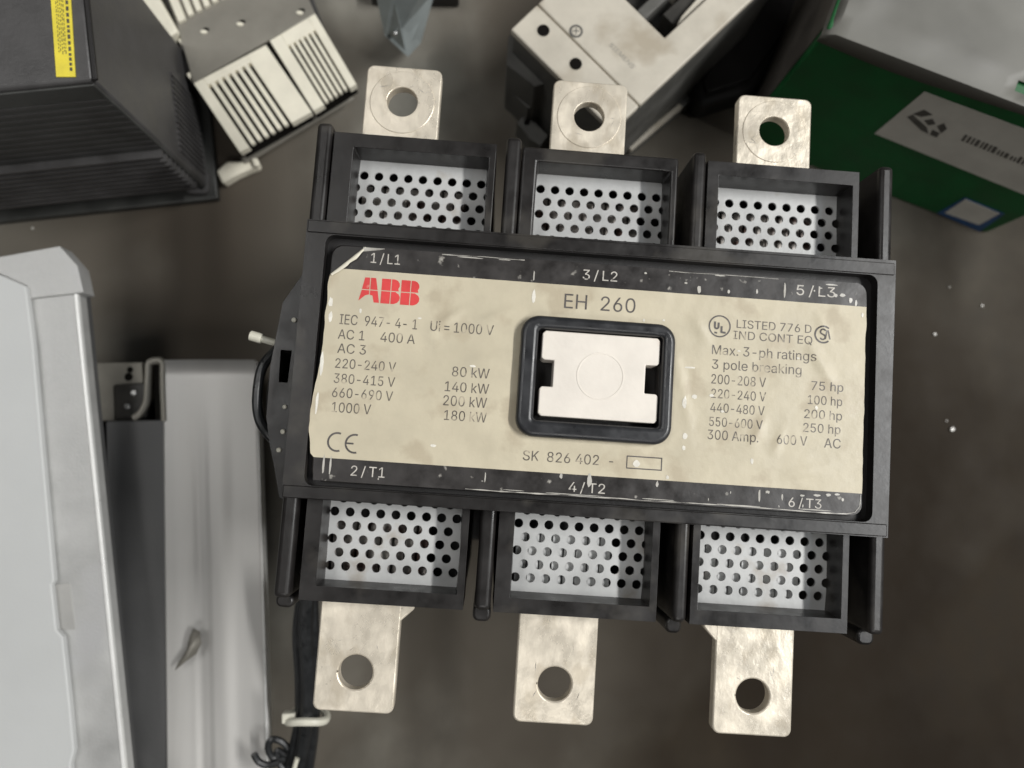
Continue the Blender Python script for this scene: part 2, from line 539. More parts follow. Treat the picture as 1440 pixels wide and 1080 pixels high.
# front cover: rim, recessed floor
bm = bmesh.new()
outer = [(-97.6, 55.6), (-97.6, -40.4), (110.0, -41.1), (110.9, 56.4)]
inner = rrect(-90.6, 104.4, -36.2, 50.6, 3.2)
holed(bm, outer, inner, (6.5, 7.2), 163.6, 171.2, extra=72)
cover = finish("front_cover", bm, M['plastic'], K, bevel=0.0008, seg=3)
bm = bmesh.new()
holed(bm, rrect(-91.5, 105.2, -37, 51.4, 2), rrect(-14.4, 28.4, -8.9, 22.7, 1), (7, 7), 163.2, 166.8)
finish("recess_floor", bm, M['plastic_dark'], cover)
bm = bmesh.new()
holed(bm, rrect(-88.6, 101.2, -34.6, 47.6, 4.0), rrect(-14.4, 28.4, -8.9, 22.7, 1), (7, 7), 166.4, 170.2)
finish("label_pad", bm, M['plastic'], cover, bevel=0.0006, seg=3)
bm = bmesh.new()
box(bm, -97.2, 109.4, -40.7, -36.5, 171.0, 171.7)
box(bm, -97.2, 110.2, 50.9, 55.3, 171.0, 171.6)
finish("rim_ridge", bm, M['plastic'], cover, bevel=0.0003)


# sticker with wrinkles -------------------------------------------------
CREASES = [((-42, 27), (-52, 19), 1.6, 0.5), ((-52, 19), (-47, 12), 2.0, 0.35), ((-35, 24), (-22, 29), 1.5, 0.35), ((82, 22), (90, 10), 1.8, 0.45),
           ((62, -12), (66, -2), 1.2, 0.35), ((70, -14), (73, -5), 1.3, 0.3), ((-38, 9), (-26, 12), 2.0, 0.3), ((84, 34), (88, 26), 1.5, 0.3),
           ((34, 16), (40, -8), 1.5, 0.35), ((-60, -18), (-40, -20), 2.2, 0.2), ((74, -22), (90, -18), 1.8, 0.3), ((40, 30), (45, 22), 1.6, 0.3)]


def wrinkle(x, y):
    h = 0.16 * noise.noise((x * 0.06, y * 0.08, 3.1)) + 0.10 * noise.noise((x * 0.17, y * 0.19, 8.3)) + 0.035 * noise.noise((x * 0.5, y * 0.5, 1.7))
    for (ax, ay), (bx, by), w, a in CREASES:
        dx, dy = bx - ax, by - ay
        t = max(0, min(1, ((x - ax) * dx + (y - ay) * dy) / (dx * dx + dy * dy)))
        d = math.hypot(x - ax - t * dx, y - ay - t * dy)
        h += 1.6 * a * math.exp(-(d / w) ** 2) * (0.4 + 0.6 * math.sin(math.pi * min(1, max(0, t)) ** 0.8 + 0.2))
    return 170.75 + h


def left_edge(y):
    """Ragged left border of the sticker."""
    return -88.4 - 2.2 * math.exp(-((y + 12) / 14) ** 2) + 0.5 * noise.noise((0, y * 0.2, 5)) + (0.9 if y < -26 else 0)


def sheet(y0, y1, nx, ny, hole, cut=None):
    bm = bmesh.new()
    g = {}
    for j in range(ny + 1):
        y = y0 + (y1 - y0) * j / ny
        xl = left_edge(y)
        dd = min(47.4 - y, y + 34.4)
        xr = 100.8 - (4.0 - math.sqrt(max(0, 16 - (4.0 - max(0, dd)) ** 2)) if dd < 4 else 0) + 0.25 * noise.noise((1.5, y * 0.25, 2))
        if cut and y > 36.5:
            xl = max(xl, -88.2 + (y - 36.5) * 0.98)
        for i in range(nx + 1):
            x = xl + (xr - xl) * i / nx
            g[i, j] = bm.verts.new((x * MM, y * MM, wrinkle(x, y) * MM))
    for j in range(ny):
        for i in range(nx):
            q = [g[i, j], g[i + 1, j], g[i + 1, j + 1], g[i, j + 1]]
            c = sum((v.co for v in q), Vector()) / 4000 * 1000000
            if hole and -16.5 < c.x < 30.2 and -11 < c.y < 24.3:
                continue
            face(bm, q)
    for v in [v for v in bm.verts if not v.link_faces]:
        bm.verts.remove(v)
    return bm


label = finish("rating_label", sheet(-26.6, 39.0, 150, 54, True, True), M['sticker'], K)
bm = sheet(39.0, 47.3, 150, 10, False, True)
finish("black_band", bm, M['band'], label)
bm = sheet(-34.3, -26.6, 150, 10, False)
finish("black_band", bm, M['band'], label)
# the peeled top left corner curls up and shows its pale back
bm = bmesh.new()
rows = []
for k in range(13):
    t = k / 12
    x, y = -88.0 + t * 11.2, 36.9 + t * 10.4
    ring = []
    for q in range(6):
        a = math.radians(10 + q * 26)
        w = (1.5 + 0.7 * noise.noise((t * 5, 0, 2))) * (0.35 + 0.65 * math.sin(math.pi * (0.12 + 0.85 * t)))
        nx_, ny_ = 0.68, -0.73
        ring.append(bm.verts.new(((x + nx_ * w * (1 - math.cos(a)) * 0.62) * MM, (y + ny_ * w * (1 - math.cos(a)) * 0.62) * MM,
                                  (wrinkle(x, y) + w * math.sin(a) * 0.7 + 0.05) * MM)))
    rows.append(ring)
for a, b in zip(rows, rows[1:]):
    for q in range(5):
        face(bm, [a[q], a[q + 1], b[q + 1], b[q]])
finish("peeled_corner", bm, M['sticker_back'], label)
bm = bmesh.new()
rows = []
for k in range(9):
    t = k / 8
    x, y = -77.4 + t * 7.5, 47.2 - 0.15 * t
    w = 1.5 * (1 - t) ** 0.8 + 0.15
    rows.append([bm.verts.new((x * MM, (y - w * s) * MM, (wrinkle(x, y) + 0.12 + 0.5 * math.sin(math.pi * s)) * MM)) for s in (0, 0.33, 0.66, 1)])
for a, b in zip(rows, rows[1:]):
    for q in range(3):
        face(bm, [a[q], a[q + 1], b[q + 1], b[q]])
finish("torn_edge", bm, M['flake'], label)


# lettering -------------------------------------------------------------
try:   # a plain grotesque that ships with Blender; its built-in face serves if it is missing
    FONT = bpy.data.fonts.load(bpy.utils.resource_path('LOCAL') + "/datafiles/fonts/Inter.woff2")
except Exception:
    FONT = None


def glyph_mesh(s):
    cu = bpy.data.curves.new("lettering", 'FONT')
    cu.body = s
    if FONT:
        cu.font = FONT
    cu.size = 10.0
    cu.resolution_u = 4
    cu.fill_mode = 'NONE'
    ob = bpy.data.objects.new("lettering", cu)
    COL.objects.link(ob)
    bpy.context.view_layer.update()
    dg = bpy.context.evaluated_depsgraph_get()
    wire = bpy.data.meshes.new_from_object(ob.evaluated_get(dg), depsgraph=dg)
    bpy.data.objects.remove(ob)
    bpy.data.curves.remove(cu)
    # fill the outlines by winding number, which copes with overlapping strokes
    V = np.array([v.co[:2] for v in wire.vertices])
    Ed = np.array([e.vertices[:] for e in wire.edges])
    bpy.data.meshes.remove(wire)
    verts, _, tris, *_r = delaunay_2d_cdt([Vector(v) for v in V], [tuple(e) for e in Ed], [], 0, 1e-5)
    A, B = V[Ed[:, 0]], V[Ed[:, 1]]
    keep = []
    for t in tris:
        c = sum((verts[i] for i in t), Vector((0, 0))) / 3
        up = (A[:, 1] <= c.y) & (B[:, 1] > c.y)
        dn = (A[:, 1] > c.y) & (B[:, 1] <= c.y)
        side = (B[:, 0] - A[:, 0]) * (c.y - A[:, 1]) - (c.x - A[:, 0]) * (B[:, 1] - A[:, 1])
        if np.sum(up & (side > 0)) != np.sum(dn & (side < 0)):
            keep.append(tuple(t))
    me = bpy.data.meshes.new("lettering")
    me.from_pydata([(v.x, v.y, 0) for v in verts], [], keep)
    return me


CAPH = max(v.co.y for v in glyph_mesh("H").vertices)


def flat_text(s, bold=0.0):
    me = glyph_mesh(s)
    bm = bmesh.new()
    bm.from_mesh(me)
    bpy.data.meshes.remove(me)
    for v in [v for v in bm.verts if not v.link_faces]:
        bm.verts.remove(v)
    return bm


def text(s, x, y, w, h, mat, lift=0.07, bold=-0.02):
    bm = flat_text(s, bold)
    a, b = min(v.co.x for v in bm.verts), max(v.co.x for v in bm.verts)
    for v in bm.verts:
        X, Y = x + (v.co.x - a) / (b - a) * w, y + v.co.y / CAPH * h
        v.co = Vector((X, Y, wrinkle(X, Y) + lift)) * MM
    return finish("lettering", bm, mat, label, smooth=False)


LINES = [("1\u2009/\u2009L1", -74.5, 41.8, 10.2, 3.5), ("3\u2009/\u2009L2", -0.3, 41.5, 12.2, 3.5), ("5\u2009/\u2009L3", 75.6, 41.5, 13.8, 3.6), ("2\u2009/\u2009T1", -75.1, -32.0, 11.5, 3.4),
         ("4\u2009/\u2009T2", -0.8, -32.5, 12.5, 3.3), ("6\u2009/\u2009T3", 75.3, -32.7, 11.4, 3.2)]
for l in LINES:
    text(*l, M['ink_white'], bold=0.08)
text("EH  260", -6.2, 30.8, 25.0, 5.1, M['ink_big'], bold=-0.12)
LINES = [("IEC  947- 4- 1", -83.4, 19.5, 26.8, 3.5), ("Ui\u2009=\u20091000 V", -52.0, 19.4, 21.9, 3.5), ("AC 1", -83.5, 14.4, 9.1, 3.3), ("400 A", -68.9, 14.4, 11.9, 3.4),
         ("AC 3", -83.3, 9.5, 9.8, 3.3), ("220-240 V", -83.6, 4.3, 20.8, 3.3), ("380-415 V", -83.6, -0.9, 20.9, 3.3), ("660-690 V", -83.7, -5.8, 20.7, 3.3),
         ("1000 V", -83.4, -10.9, 13.3, 3.4), ("80 kW", -43.4, 4.2, 12.9, 3.4), ("140 kW", -45.5, -1.1, 15.2, 3.4), ("200 kW", -45.7, -6.0, 15.0, 3.5),
         ("180 kW", -45.0, -11.0, 14.6, 3.4), ("SK  826 402  -", -17.1, -22.9, 31.1, 3.4), ("LISTED 776 D", 54.8, 28.2, 26.6, 2.9),
         ("IND CONT EQ", 53.8, 24.2, 28.0, 2.9), ("Max. 3-ph ratings", 46.5, 18.3, 36.7, 3.3), ("3 pole breaking", 46.7, 13.2, 31.6, 3.3),
         ("200-208 V", 46.7, 8.0, 19.2, 3.3), ("220-240 V", 46.9, 3.0, 19.2, 3.2), ("440-480 V", 46.8, -1.9, 19.0, 3.2), ("550-600 V", 46.6, -6.8, 18.6, 3.2),
         ("300 Amp.", 46.2, -11.4, 17.7, 3.3), ("600 V", 70.4, -11.4, 10.7, 3.3), ("AC", 87.1, -11.6, 5.8, 3.3), ("75 hp", 82.0, 8.2, 11.3, 3.1),
         ("100 hp", 80.9, 3.2, 12.1, 3.1), ("200 hp", 79.8, -1.8, 13.3, 3.1), ("250 hp", 79.6, -6.6, 13.1, 3.1)]
for l in LINES:
    text(*l, M['ink'])


def printed(name, polys, mat, lift=0.08):
    """Flat printed shapes that follow the sticker (mm)."""
    bm = bmesh.new()
    for pts in polys:
        face(bm, [bm.verts.new((x * MM, y * MM, (wrinkle(x, y) + lift) * MM)) for x, y in pts])
    return finish(name, bm, mat, label, smooth=False)


def arc(cx, cy, r0, r1, a0, a1, n=14):
    out = []
    for i in range(n):
        t0, t1 = math.radians(a0 + (a1 - a0) * i / n), math.radians(a0 + (a1 - a0) * (i + 1) / n)
        out.append([(cx + r1 * math.cos(t0), cy + r1 * math.sin(t0)), (cx + r1 * math.cos(t1), cy + r1 * math.sin(t1)),
                    (cx + r0 * math.cos(t1), cy + r0 * math.sin(t1)), (cx + r0 * math.cos(t0), cy + r0 * math.sin(t0))])
    return out


def bar(x0, y0, x1, y1, w):
    dx, dy = x1 - x0, y1 - y0
    l = math.hypot(dx, dy)
    nx, ny = -dy / l * w / 2, dx / l * w / 2
    return [(x0 + nx, y0 + ny), (x1 + nx, y1 + ny), (x1 - nx, y1 - ny), (x0 - nx, y0 - ny)]


# red three letter mark, each letter cut by hairlines into quarters
A_ = [[(-75.9, 36.5), (-74.15, 36.5), (-74.15, 32.35), (-76.7, 32.35)], [(-73.85, 36.5), (-72.1, 36.5), (-71.3, 32.35), (-73.85, 32.35)],
      [(-76.75, 32.05), (-74.15, 32.05), (-74.15, 30.6), (-75.4, 30.2), (-77.6, 28.2)], [(-73.85, 32.05), (-71.25, 32.05), (-70.45, 27.9), (-72.3, 27.9), (-72.9, 30.3), (-73.85, 30.5)]]


def letter_b(x):
    w, out = 6.6, []
    r = 2.0
    up = [(x + w / 2 + 0.15, 36.5), (x + w / 2 + 0.15, 32.4), (x + w - 0.5, 32.4)] + [(x + w - 2.4 + 2.1 * math.cos(math.radians(a)), 34.5 + r * math.sin(math.radians(a))) for a in (-40, -10, 20, 50, 75, 90)]
    dn = [(x + w / 2 + 0.15, 27.8), (x + w - 2.2, 27.8)] + [(x + w - 2.2 + 2.2 * math.cos(math.radians(a)), 30.0 + r * 1.05 * math.sin(math.radians(a))) for a in (-75, -50, -20, 10, 40, 75)] + [(x + w - 1.4, 32.1), (x + w / 2 + 0.15, 32.1)]
    out += [[(x, 36.5), (x, 32.4), (x + w / 2 - 0.15, 32.4), (x + w / 2 - 0.15, 36.5)], [(x, 32.1), (x, 27.8), (x + w / 2 - 0.15, 27.8), (x + w / 2 - 0.15, 32.1)], up, dn]
    return out


printed("red_mark", A_ + letter_b(-70.0) + letter_b(-63.2), M['ink_red'])
printed("conformity_mark", arc(-80.6, -21.0, 2.75, 3.4, 70, 290) + arc(-74.6, -21.2, 2.75, 3.4, 75, 285) + [bar(-77.6, -21.2, -75.0, -21.2, 0.6)], M['ink_big'])
printed("approval_mark", arc(48.8, 28.3, 3.45, 3.95, 0, 360, 28) + [bar(47.1, 29.9, 47.1, 28.1, 0.75), bar(48.4, 29.6, 48.4, 27.9, 0.75)] +
        arc(47.75, 28.1, 0.35, 1.0, 180, 360, 8) + [bar(49.5, 28.4, 49.5, 26.1, 0.75), bar(49.3, 26.3, 51.0, 26.1, 0.7), bar(47.0, 26.0, 48.0, 25.9, 0.6)], M['ink_big'])
printed("approval_mark", arc(85.6, 28.0, 2.6, 3.2, 50, 310, 20) + arc(85.4, 29.0, 0.6, 1.15, 20, 270, 8) + arc(85.4, 27.1, 0.6, 1.15, -160, 90, 8) +
        [bar(86.8, 29.6, 86.3, 26.4, 0.5), bar(87.2, 29.6, 88.0, 26.4, 0.5)], M['ink_big'])
printed("order_box", [bar(18.6, -19.1, 30.9, -19.1, 0.4), bar(18.6, -23.2, 30.9, -23.2, 0.4), bar(18.7, -19.1, 18.7, -23.2, 0.35), bar(30.7, -19.1, 30.7, -23.2, 0.4)], M['ink_big'])

# flakes and scratches where the film has lost its print
rnd = random.Random(3)
FL = [(-87.0, 27, 1.6, 4), (-86.6, 22, 1.4, 4), (-88.2, 6, 1.3, 9), (-88.6, -8, 1.0, 8), (-76.5, 24.6, 0.9, 2.4), (-17, 34, 1.4, 5), (-17.4, 41.5, 0.5, 4.5),
      (39, 13, 4.5, 0.8), (41, 3, 2.0, 1.8), (37.6, 0.5, 1.6, 5.0), (38.4, -11, 1.8, 2.2), (38.2, -15, 1.2, 2.0), (47, 3.8, 1.8, 1.0), (51, -1.5, 1.5, 1.0),
      (29, 29, 1.0, 0.9), (22, 28.5, 0.7, 1.2), (6.2, -28.5, 1.6, 5.2), (-3.6, -27.5, 1.1, 2), (29.5, -28.0, 1.0, 2.4), (22, -21.5, 2.4, 2.6), (33, -25.5, 1.2, 1.6),
      (-84.5, -29, 0.8, 6.6), (-82.2, -29, 0.8, 6.0), (-29.5, -29.6, 0.5, 4.0), (41, 41, 1.4, 3.0), (36.2, 42.8, 1.2, 0.8), (51.5, 40.8, 0.9, 1.8), (61.5, 41.6, 0.8, 1.8),
      (71.4, 43.0, 0.8, 6.4), (92, 42.5, 2.2, 1.4), (95, 41, 1.4, 2.0), (89.6, 42.2, 1.2, 1.6), (97, 40.0, 0.9, 2.8), (84, 44.5, 1.6, 0.7), (65, -29.5, 0.8, 5.4),
      (68, -28.2, 1.2, 1.2), (85, -28.2, 2.4, 0.9), (89, -27.8, 1.8, 1.2), (80, -28.6, 1.6, 0.8), (92, -27.4, 2.0, 0.8), (94, -29, 1.0, 1.4), (73, -29.6, 0.6, 2.8),
      (-48, -20, 2.2, 1.0), (-56, 23.5, 1.4, 0.7), (-36.5, 8.2, 2.6, 0.8), (56, 20, 1.4, 0.7), (84, 2, 1.2, 1.6), (77, 19, 1.2, 0.7), (62, -18, 1.2, 2.0), (99.4, 36, 0.8, 2.2),
      (-40, 46.2, 9, 0.4), (-28, 46.3, 5, 0.35), (30, -33.2, 14, 0.35), (58, -33.4, 18, 0.4), (84, -33.2, 12, 0.35), (0, -33.4, 22, 0.3), (-20, -33.3, 8, 0.25), (48, 46.4, 4, 0.5), (88, 46.0, 5, 0.6)]
polys = []
for x, y, w, h in FL:
    n = 9
    polys.append([(x + w / 2 * (0.75 + 0.4 * rnd.random()) * math.cos(2 * math.pi * k / n), y + h / 2 * (0.65 + 0.5 * rnd.random()) * math.sin(2 * math.pi * k / n)) for k in range(n)])
for k in range(26):
    x, y = rnd.uniform(-86, 99), rnd.choice((rnd.uniform(39.5, 46.5), rnd.uniform(-33.5, -27)))
    if x < 60 and rnd.random() < 0.6:
        continue
    w, h = rnd.uniform(0.15, 0.7), rnd.uniform(0.15, 0.7)
    polys.append([(x + w * rnd.uniform(0.5, 1) * math.cos(2 * math.pi * q / 7), y + h * rnd.uniform(0.5, 1) * math.sin(2 * math.pi * q / 7)) for q in range(7)])
M['flake_bright'] = material("bright_flake", (0.80, 0.77, 0.69), 0.25, 0, 0.1, 300)
for sel, mt in ((lambda y: -26.6 < y < 39, M['flake_bright']), (lambda y: not -26.6 < y < 39, M['flake'])):
    o = printed("worn_flakes", [p for p in polys if sel(sum(q[1] for q in p) / len(p))], mt, 0.1)
    o["kind"] = "stuff" 

# gloss line of the worn label edge, painted as a pale ragged strip
def border(path, w0, seed):
    bm = bmesh.new()
    prev = None
    n = 120
    seg = []
    for a, b in zip(path, path[1:]):
        k = max(2, int(math.hypot(b[0] - a[0], b[1] - a[1]) / 1.0))
        seg += [(a[0] + (b[0] - a[0]) * i / k, a[1] + (b[1] - a[1]) * i / k, b[0] - a[0], b[1] - a[1]) for i in range(k)]
    for x, y, dx, dy in seg:
        l = math.hypot(dx, dy)
        nx_, ny_ = -dy / l, dx / l
        w = max(0.03, w0 * (0.55 + 1.1 * noise.noise((x * 0.22, y * 0.3, seed))))
        j = 0.25 * noise.noise((x * 0.1, y * 0.1, seed + 5))
        cur = [bm.verts.new(((x + nx_ * (j + t)) * MM, (y + ny_ * (j + t)) * MM, (wrinkle(x, y) + 0.12) * MM)) for t in (-w, w)]
        if prev:
            face(bm, [prev[0], cur[0], cur[1], prev[1]])
        prev = cur
    return finish("edge_gloss_line", bm, M['flake'], label, smooth=False)


border([(-36, -33.9), (40, -33.8), (60, -33.7), (95.5, -33.9), (98.5, -33.2), (100.1, -31), (100.3, -26)], 0.24, 1.0)
border([(-50, 46.7), (-20, 46.8)], 0.16, 2.0)
border([(30, 46.6), (70, 46.8)], 0.12, 3.0)

# bezel and indicator ---------------------------------------------------
bm = bmesh.new()
holed(bm, rrect(-20.6, 32.9, -14.7, 27.1, 6.2, 8), rrect(-14.6, 28.5, -8.9, 22.6, 1.2, 4), (7, 7), 160, 174.6)
finish("indicator_bezel", bm, M['bezel'], K, bevel=0.0021, seg=4)
bm = bmesh.new()
H_ = [(-13.1, 21.2), (-12.1, 22.2), (26.9, 22.2), (27.9, 21.2), (27.9, 13.4), (27.0, 12.6), (23.2, 12.6), (23.2, 2.7), (27.2, 2.7), (28.0, 1.9), (28.0, -6.4), (27.0, -7.4),
      (-12.1, -7.4), (-13.1, -6.4), (-13.1, 2.0), (-12.4, 2.8), (-8.6, 2.8), (-8.6, 12.0), (-12.2, 12.0), (-13.1, 12.8)]
prism(bm, H_[::-1], 158, 172.4)
ind = finish("indicator", bm, M['white'], K, bevel=0.0004, seg=3)
bm = bmesh.new()
holed(bm, circle(7.6, 7.6, 8.3, 48), circle(7.6, 7.6, 7.7, 48), (7.6, 7.6), 172.2, 172.52)
finish("moulded_ring", bm, M['white'], ind, bevel=0.0001, seg=1)
bm = bmesh.new()
box(bm, -14.4, 28.4, -8.9, 22.7, 155.5, 158)
finish("recess_bottom", bm, M['plastic_dark'], K)

# coil terminal side on the left ----------------------------------------
bm = bmesh.new()
side = [(-97, 40), (-100.2, 38.3), (-106.3, 27.5), (-107.6, 14.5), (-108.6, 4), (-108.2, -14), (-106.0, -24), (-104.2, -30), (-101.0, -41.8), (-97, -44)]
holed(bm, side[::-1], [(-105.4, 10.2), (-101.5, 10.2), (-101.9, -1.2), (-105.0, -1.2)], (-103.4, 4.5), 60, 161, extra=8)
finish("coil_bracket", bm, M['plastic'], K, bevel=0.001)
for (x, y, r) in ((-101.6, 21.3, 0.9), (-102.0, -9.9, 0.8), (-101.8, -18.7, 0.9), (-102.6, -25.2, 0.9)):
    bm = bmesh.new()
    prism(bm, circle(x, y, r, 12), 160.5, 161.8)
    finish("rivet", bm, M['nylon'], K, bevel=0.0003)
LOOPS = (([(-104.5, 19, 148), (-109.4, 11.4, 152), (-113.4, 4.3, 154), (-114.3, -6.0, 154), (-112.8, -14.4, 154), (-108.8, -20.3, 153), (-102.0, -26.5, 148)], 1.9),
         ([(-103, 21, 138), (-110.5, 9.6, 144), (-112.0, -2.7, 145), (-110.9, -14.6, 145), (-107.0, -24.0, 143), (-103, -32, 138)], 1.6))
for pts, r in LOOPS:
    bm = bmesh.new()
    tube(bm, [(x * MM, y * MM, z * MM) for x, y, z in pts], r * MM, 10)
    finish("coil_wire", bm, M['wire'], K)
bm = bmesh.new()
tube(bm, [(-0.1200, 0.0160, 0.151), (-0.1155, 0.0150, 0.151)], 0.0019, 12)
tube(bm, [(-0.1160, 0.0151, 0.151), (-0.1095, 0.0136, 0.151)], 0.0013, 12)
finish("wire_cap", bm, M['nylon'], K, bevel=0.0003)

# ------------------------------------------------------------------ tied cable at the lower left
zc = 0.055
W = thing("cable_bundle", "black cable bundle held by a white cable tie beside the lower left lug", "cable", (*spot(425, 1000, 0)[:2], 0))


def wpath(pts):
    return [W.matrix_world.inverted() @ spot(u, v, z) for u, v, z in pts]


for k, (du, dz) in enumerate(((-9, 0), (0, 0.004), (9, 0), (3, -0.004))):
    bm = bmesh.new()
    tube(bm, wpath([(432 + du * .6, 840, 0.075 + dz), (430 + du, 890, 0.07 + dz), (433 + du, 950, 0.062 + dz), (432 + du * .9, 1005, zc + dz), (427 + du * 1.1, 1045, 0.047 + dz), (415 + du * 1.5, 1100, 0.038 + dz)]), 0.0034, 10)
    finish("cable", bm, M['wire'], W)
bm = bmesh.new()
p0 = W.matrix_world.inverted() @ spot(432, 1007, zc)
ring = []
for i in range(25):
    a = 2 * math.pi * i / 24
    ring.append(p0 + Vector((math.cos(a) * 0.0092, -0.0012 * math.cos(a * 2) - 0.0012 * math.sin(a), math.sin(a) * 0.0076)))
tube(bm, ring, 0.0019, 8, False)
tie = finish("cable_tie", bm, M['nylon'], W)
bm = bmesh.new()
c = W.matrix_world.inverted() @ spot(408, 1010, zc + 0.003)
box(bm, c.x - .0035, c.x + .0025, c.y - .002, c.y + .0028, c.z - .0028, c.z + .0022, 1.0)
finish("tie_head", bm, M['nylon'], tie, bevel=0.0006)
for pts in ([(408, 1056, 0.045), (396, 1043, 0.047), (382, 1040, 0.048), (377, 1052, 0.047), (385, 1066, 0.045), (402, 1068, 0.044)],
            [(392, 1072, 0.047), (377, 1076, 0.048), (364, 1071, 0.049), (357, 1060, 0.050)],
            [(420, 1060, 0.044), (404, 1062, 0.044), (390, 1056, 0.044), (396, 1078, 0.043), (412, 1085, 0.042)]):
    bm = bmesh.new()
    tube(bm, wpath(pts), 0.0017, 8)
    finish("loose_wire", bm, M['wire'], W)
bm = bmesh.new()
tube(bm, wpath([(418, 1066, 0.052), (414, 1080, 0.051)]), 0.0011, 8)
finish("ferrule", bm, M['nylon'], W)

# ------------------------------------------------------------------ motor drive, upper left
zt = 0.132
top = [(130, 112), (104, -130), (-330, -100), (-300, 155)]
base = spot(-60, 60, zt)
D = thing("motor_drive", "black ribbed motor drive with a yellow warning sticker on top", "motor drive", (base.x, base.y, 0))
bm = bmesh.new()
solid(bm, pix(top, zt), 0.006)
finish("housing", bm, M['drive'], D, False, 0.0015, root=D)
c0, c1 = spot(130, 112, zt), spot(-300, 155, zt)
cR = spot(104, -130, zt)
fd = (c1 - c0).normalized()
fn = Vector((fd.y, -fd.x, 0))
if fn.y > 0:
    fn = -fn
sd = (cR - c0).normalized()
sn = Vector((sd.y, -sd.x, 0))
if sn.x < 0:
    sn = -sn


def slab(bm, a, d, length, n, t0, t1, z0, z1):
    """Box standing on the face that starts at a and runs along d; n is its outward normal."""
    pts = []
    for z in (z0, z1):
        for q, s in ((0, t0), (length, t0), (length, t1), (0, t1)):
            p = a + d * q + n * s
            pts.append(bm.verts.new((p.x, p.y, z)))
    for q in ((3, 2, 1, 0), (4, 5, 6, 7), (0, 1, 5, 4), (1, 2, 6, 5), (2, 3, 7, 6), (3, 0, 4, 7)):
        face(bm, [pts[i] for i in q])


bm = bmesh.new()
slab(bm, c0 + fd * 0.001, fd, 0.20, fn, -0.002, 0.0008, 0.012, zt - 0.003)
finish("front_panel", bm, M['drive_front'], D, False, 0.0005, root=D)
bm = bmesh.new()
for k in range(19):
    z = 0.020 + k * 0.0053
    slab(bm, c0 + fd * 0.002, fd, 0.20, fn, 0.0004, 0.0048 if k < 9 else 0.0010, z, z + 0.0020)
finish("cooling_fins", bm, M['drive'], D, False, 0, root=D, smooth=False)
bm = bmesh.new()
for k in range(14):
    q = 0.006 + k * 0.0032
    slab(bm, c0 + sd * q, sd, 0.0016, sn, -0.0004, 0.0010, 0.012, 0.046)
finish("side_fins", bm, M['drive'], D, False, 0, root=D, smooth=False)
bm = bmesh.new()
slab(bm, c0 - fd * 0.004 + fn * 0.006, fd, 0.21, -fn, 0, 0.10, 0.0003, 0.0058)
finish("base_plate", bm, M['drive_front'], D, False, 0.0008, root=D)
bm = bmesh.new()
e = spot(285, 264, 0.0075)
holed(bm, [(e.x / MM + a, e.y / MM + b) for a, b in rrect(-9, 4, -4, 9, 3)], circle(e.x / MM, e.y / MM, 1.8, 20), (e.x / MM, e.y / MM), 5.9, 10)
finish("mounting_ear", bm, M['drive'], D, False, 0.0004, root=D)
bm = bmesh.new()
solid(bm, pix([(118, -4), (124, -4), (136, 110), (130, 112)], zt + 0.0006), zt - 0.001)
finish("edge_seam", bm, M['plastic_dark'], D, False, 0.0002, root=D)
bm = bmesh.new()
solid(bm, pix([(70, -20), (98, -24), (106, 108), (79, 108)], zt + 0.0005), zt + 0.0001)
ys = finish("warning_sticker", bm, M['yellow'], D, False, 0, root=D)
bm = bmesh.new()
rr = random.Random(5)
for cfrac, w, lo, hi in ((0.80, 0.13, 5, 9), (0.60, 0.03, 3, 7), (0.52, 0.03, 3, 7), (0.43, 0.03, 3, 6), (0.33, 0.03, 3, 6), (0.24, 0.03, 3, 6)):
    v = -16.0
    while v < (100 if cfrac > 0.7 else 72):
        ln = rr.uniform(lo, hi) * (0.9 if cfrac > 0.7 else 1)
        pts = []
        for vv, cf in ((v, cfrac - w / 2), (v, cfrac + w / 2), (v + ln * .75, cfrac + w / 2), (v + ln * .75, cfrac - w / 2)):
            t = (vv + 20) / 128
            l_, r_ = 70 + 9 * t, 98 + 8 * t
            p = spot(l_ + (r_ - l_) * cf, vv, zt + 0.0007)
            pts.append(bm.verts.new(p))
        face(bm, pts)
        v += ln + 1.2
finish("fine_print", bm, M['print'], ys, False, 0, root=D, smooth=False)

# ------------------------------------------------------------------ vented electronic module
zm = 0.03
base = spot(340, 60, zm)
E_ = thing("electronic_module", "beige electronic module with slotted covers and bare metal plate", "electronics", (base.x, base.y, 0))
bm = bmesh.new()
solid(bm, pix([(262, 108), (244, 28), (205, -60), (400, -110), (476, 94), (424, 130), (322, 184)], zm - 0.006), 0.0005)
finish("chassis", bm, M['drive'], E_, False, 0.0006, root=E_)
bm = bmesh.new()
solid(bm, pix([(272, 116), (247, 30), (215, -60), (400, -80), (443, 19)], zm - 0.001), zm - 0.0055)
plate = finish("metal_plate", bm, M['steel'], E_, False, 0.0003, root=E_)
for (u, v) in ((286, 44), (337, 33), (421, 17)):
    bm = bmesh.new()
    p = spot(u, v, zm)
    prism(bm, [(p.x / MM + 1.9 * a, p.y / MM + 1.1 * b) for a, b in circle(0, 0, 1, 12)], zm / MM - 1.6, zm / MM - 0.2)
    finish("screw", bm, M['beige'], plate, False, 0.0002, root=E_)
    bm = bmesh.new()
    p = spot(u + 3, v - 4, zm)
    prism(bm, [(p.x / MM + 1.8 * a, p.y / MM + 0.9 * b) for a, b in circle(0, 0, 1, 12)], zm / MM - 1.6, zm / MM - 0.6)
    finish("hole", bm, M['void'], plate, False, 0, root=E_)


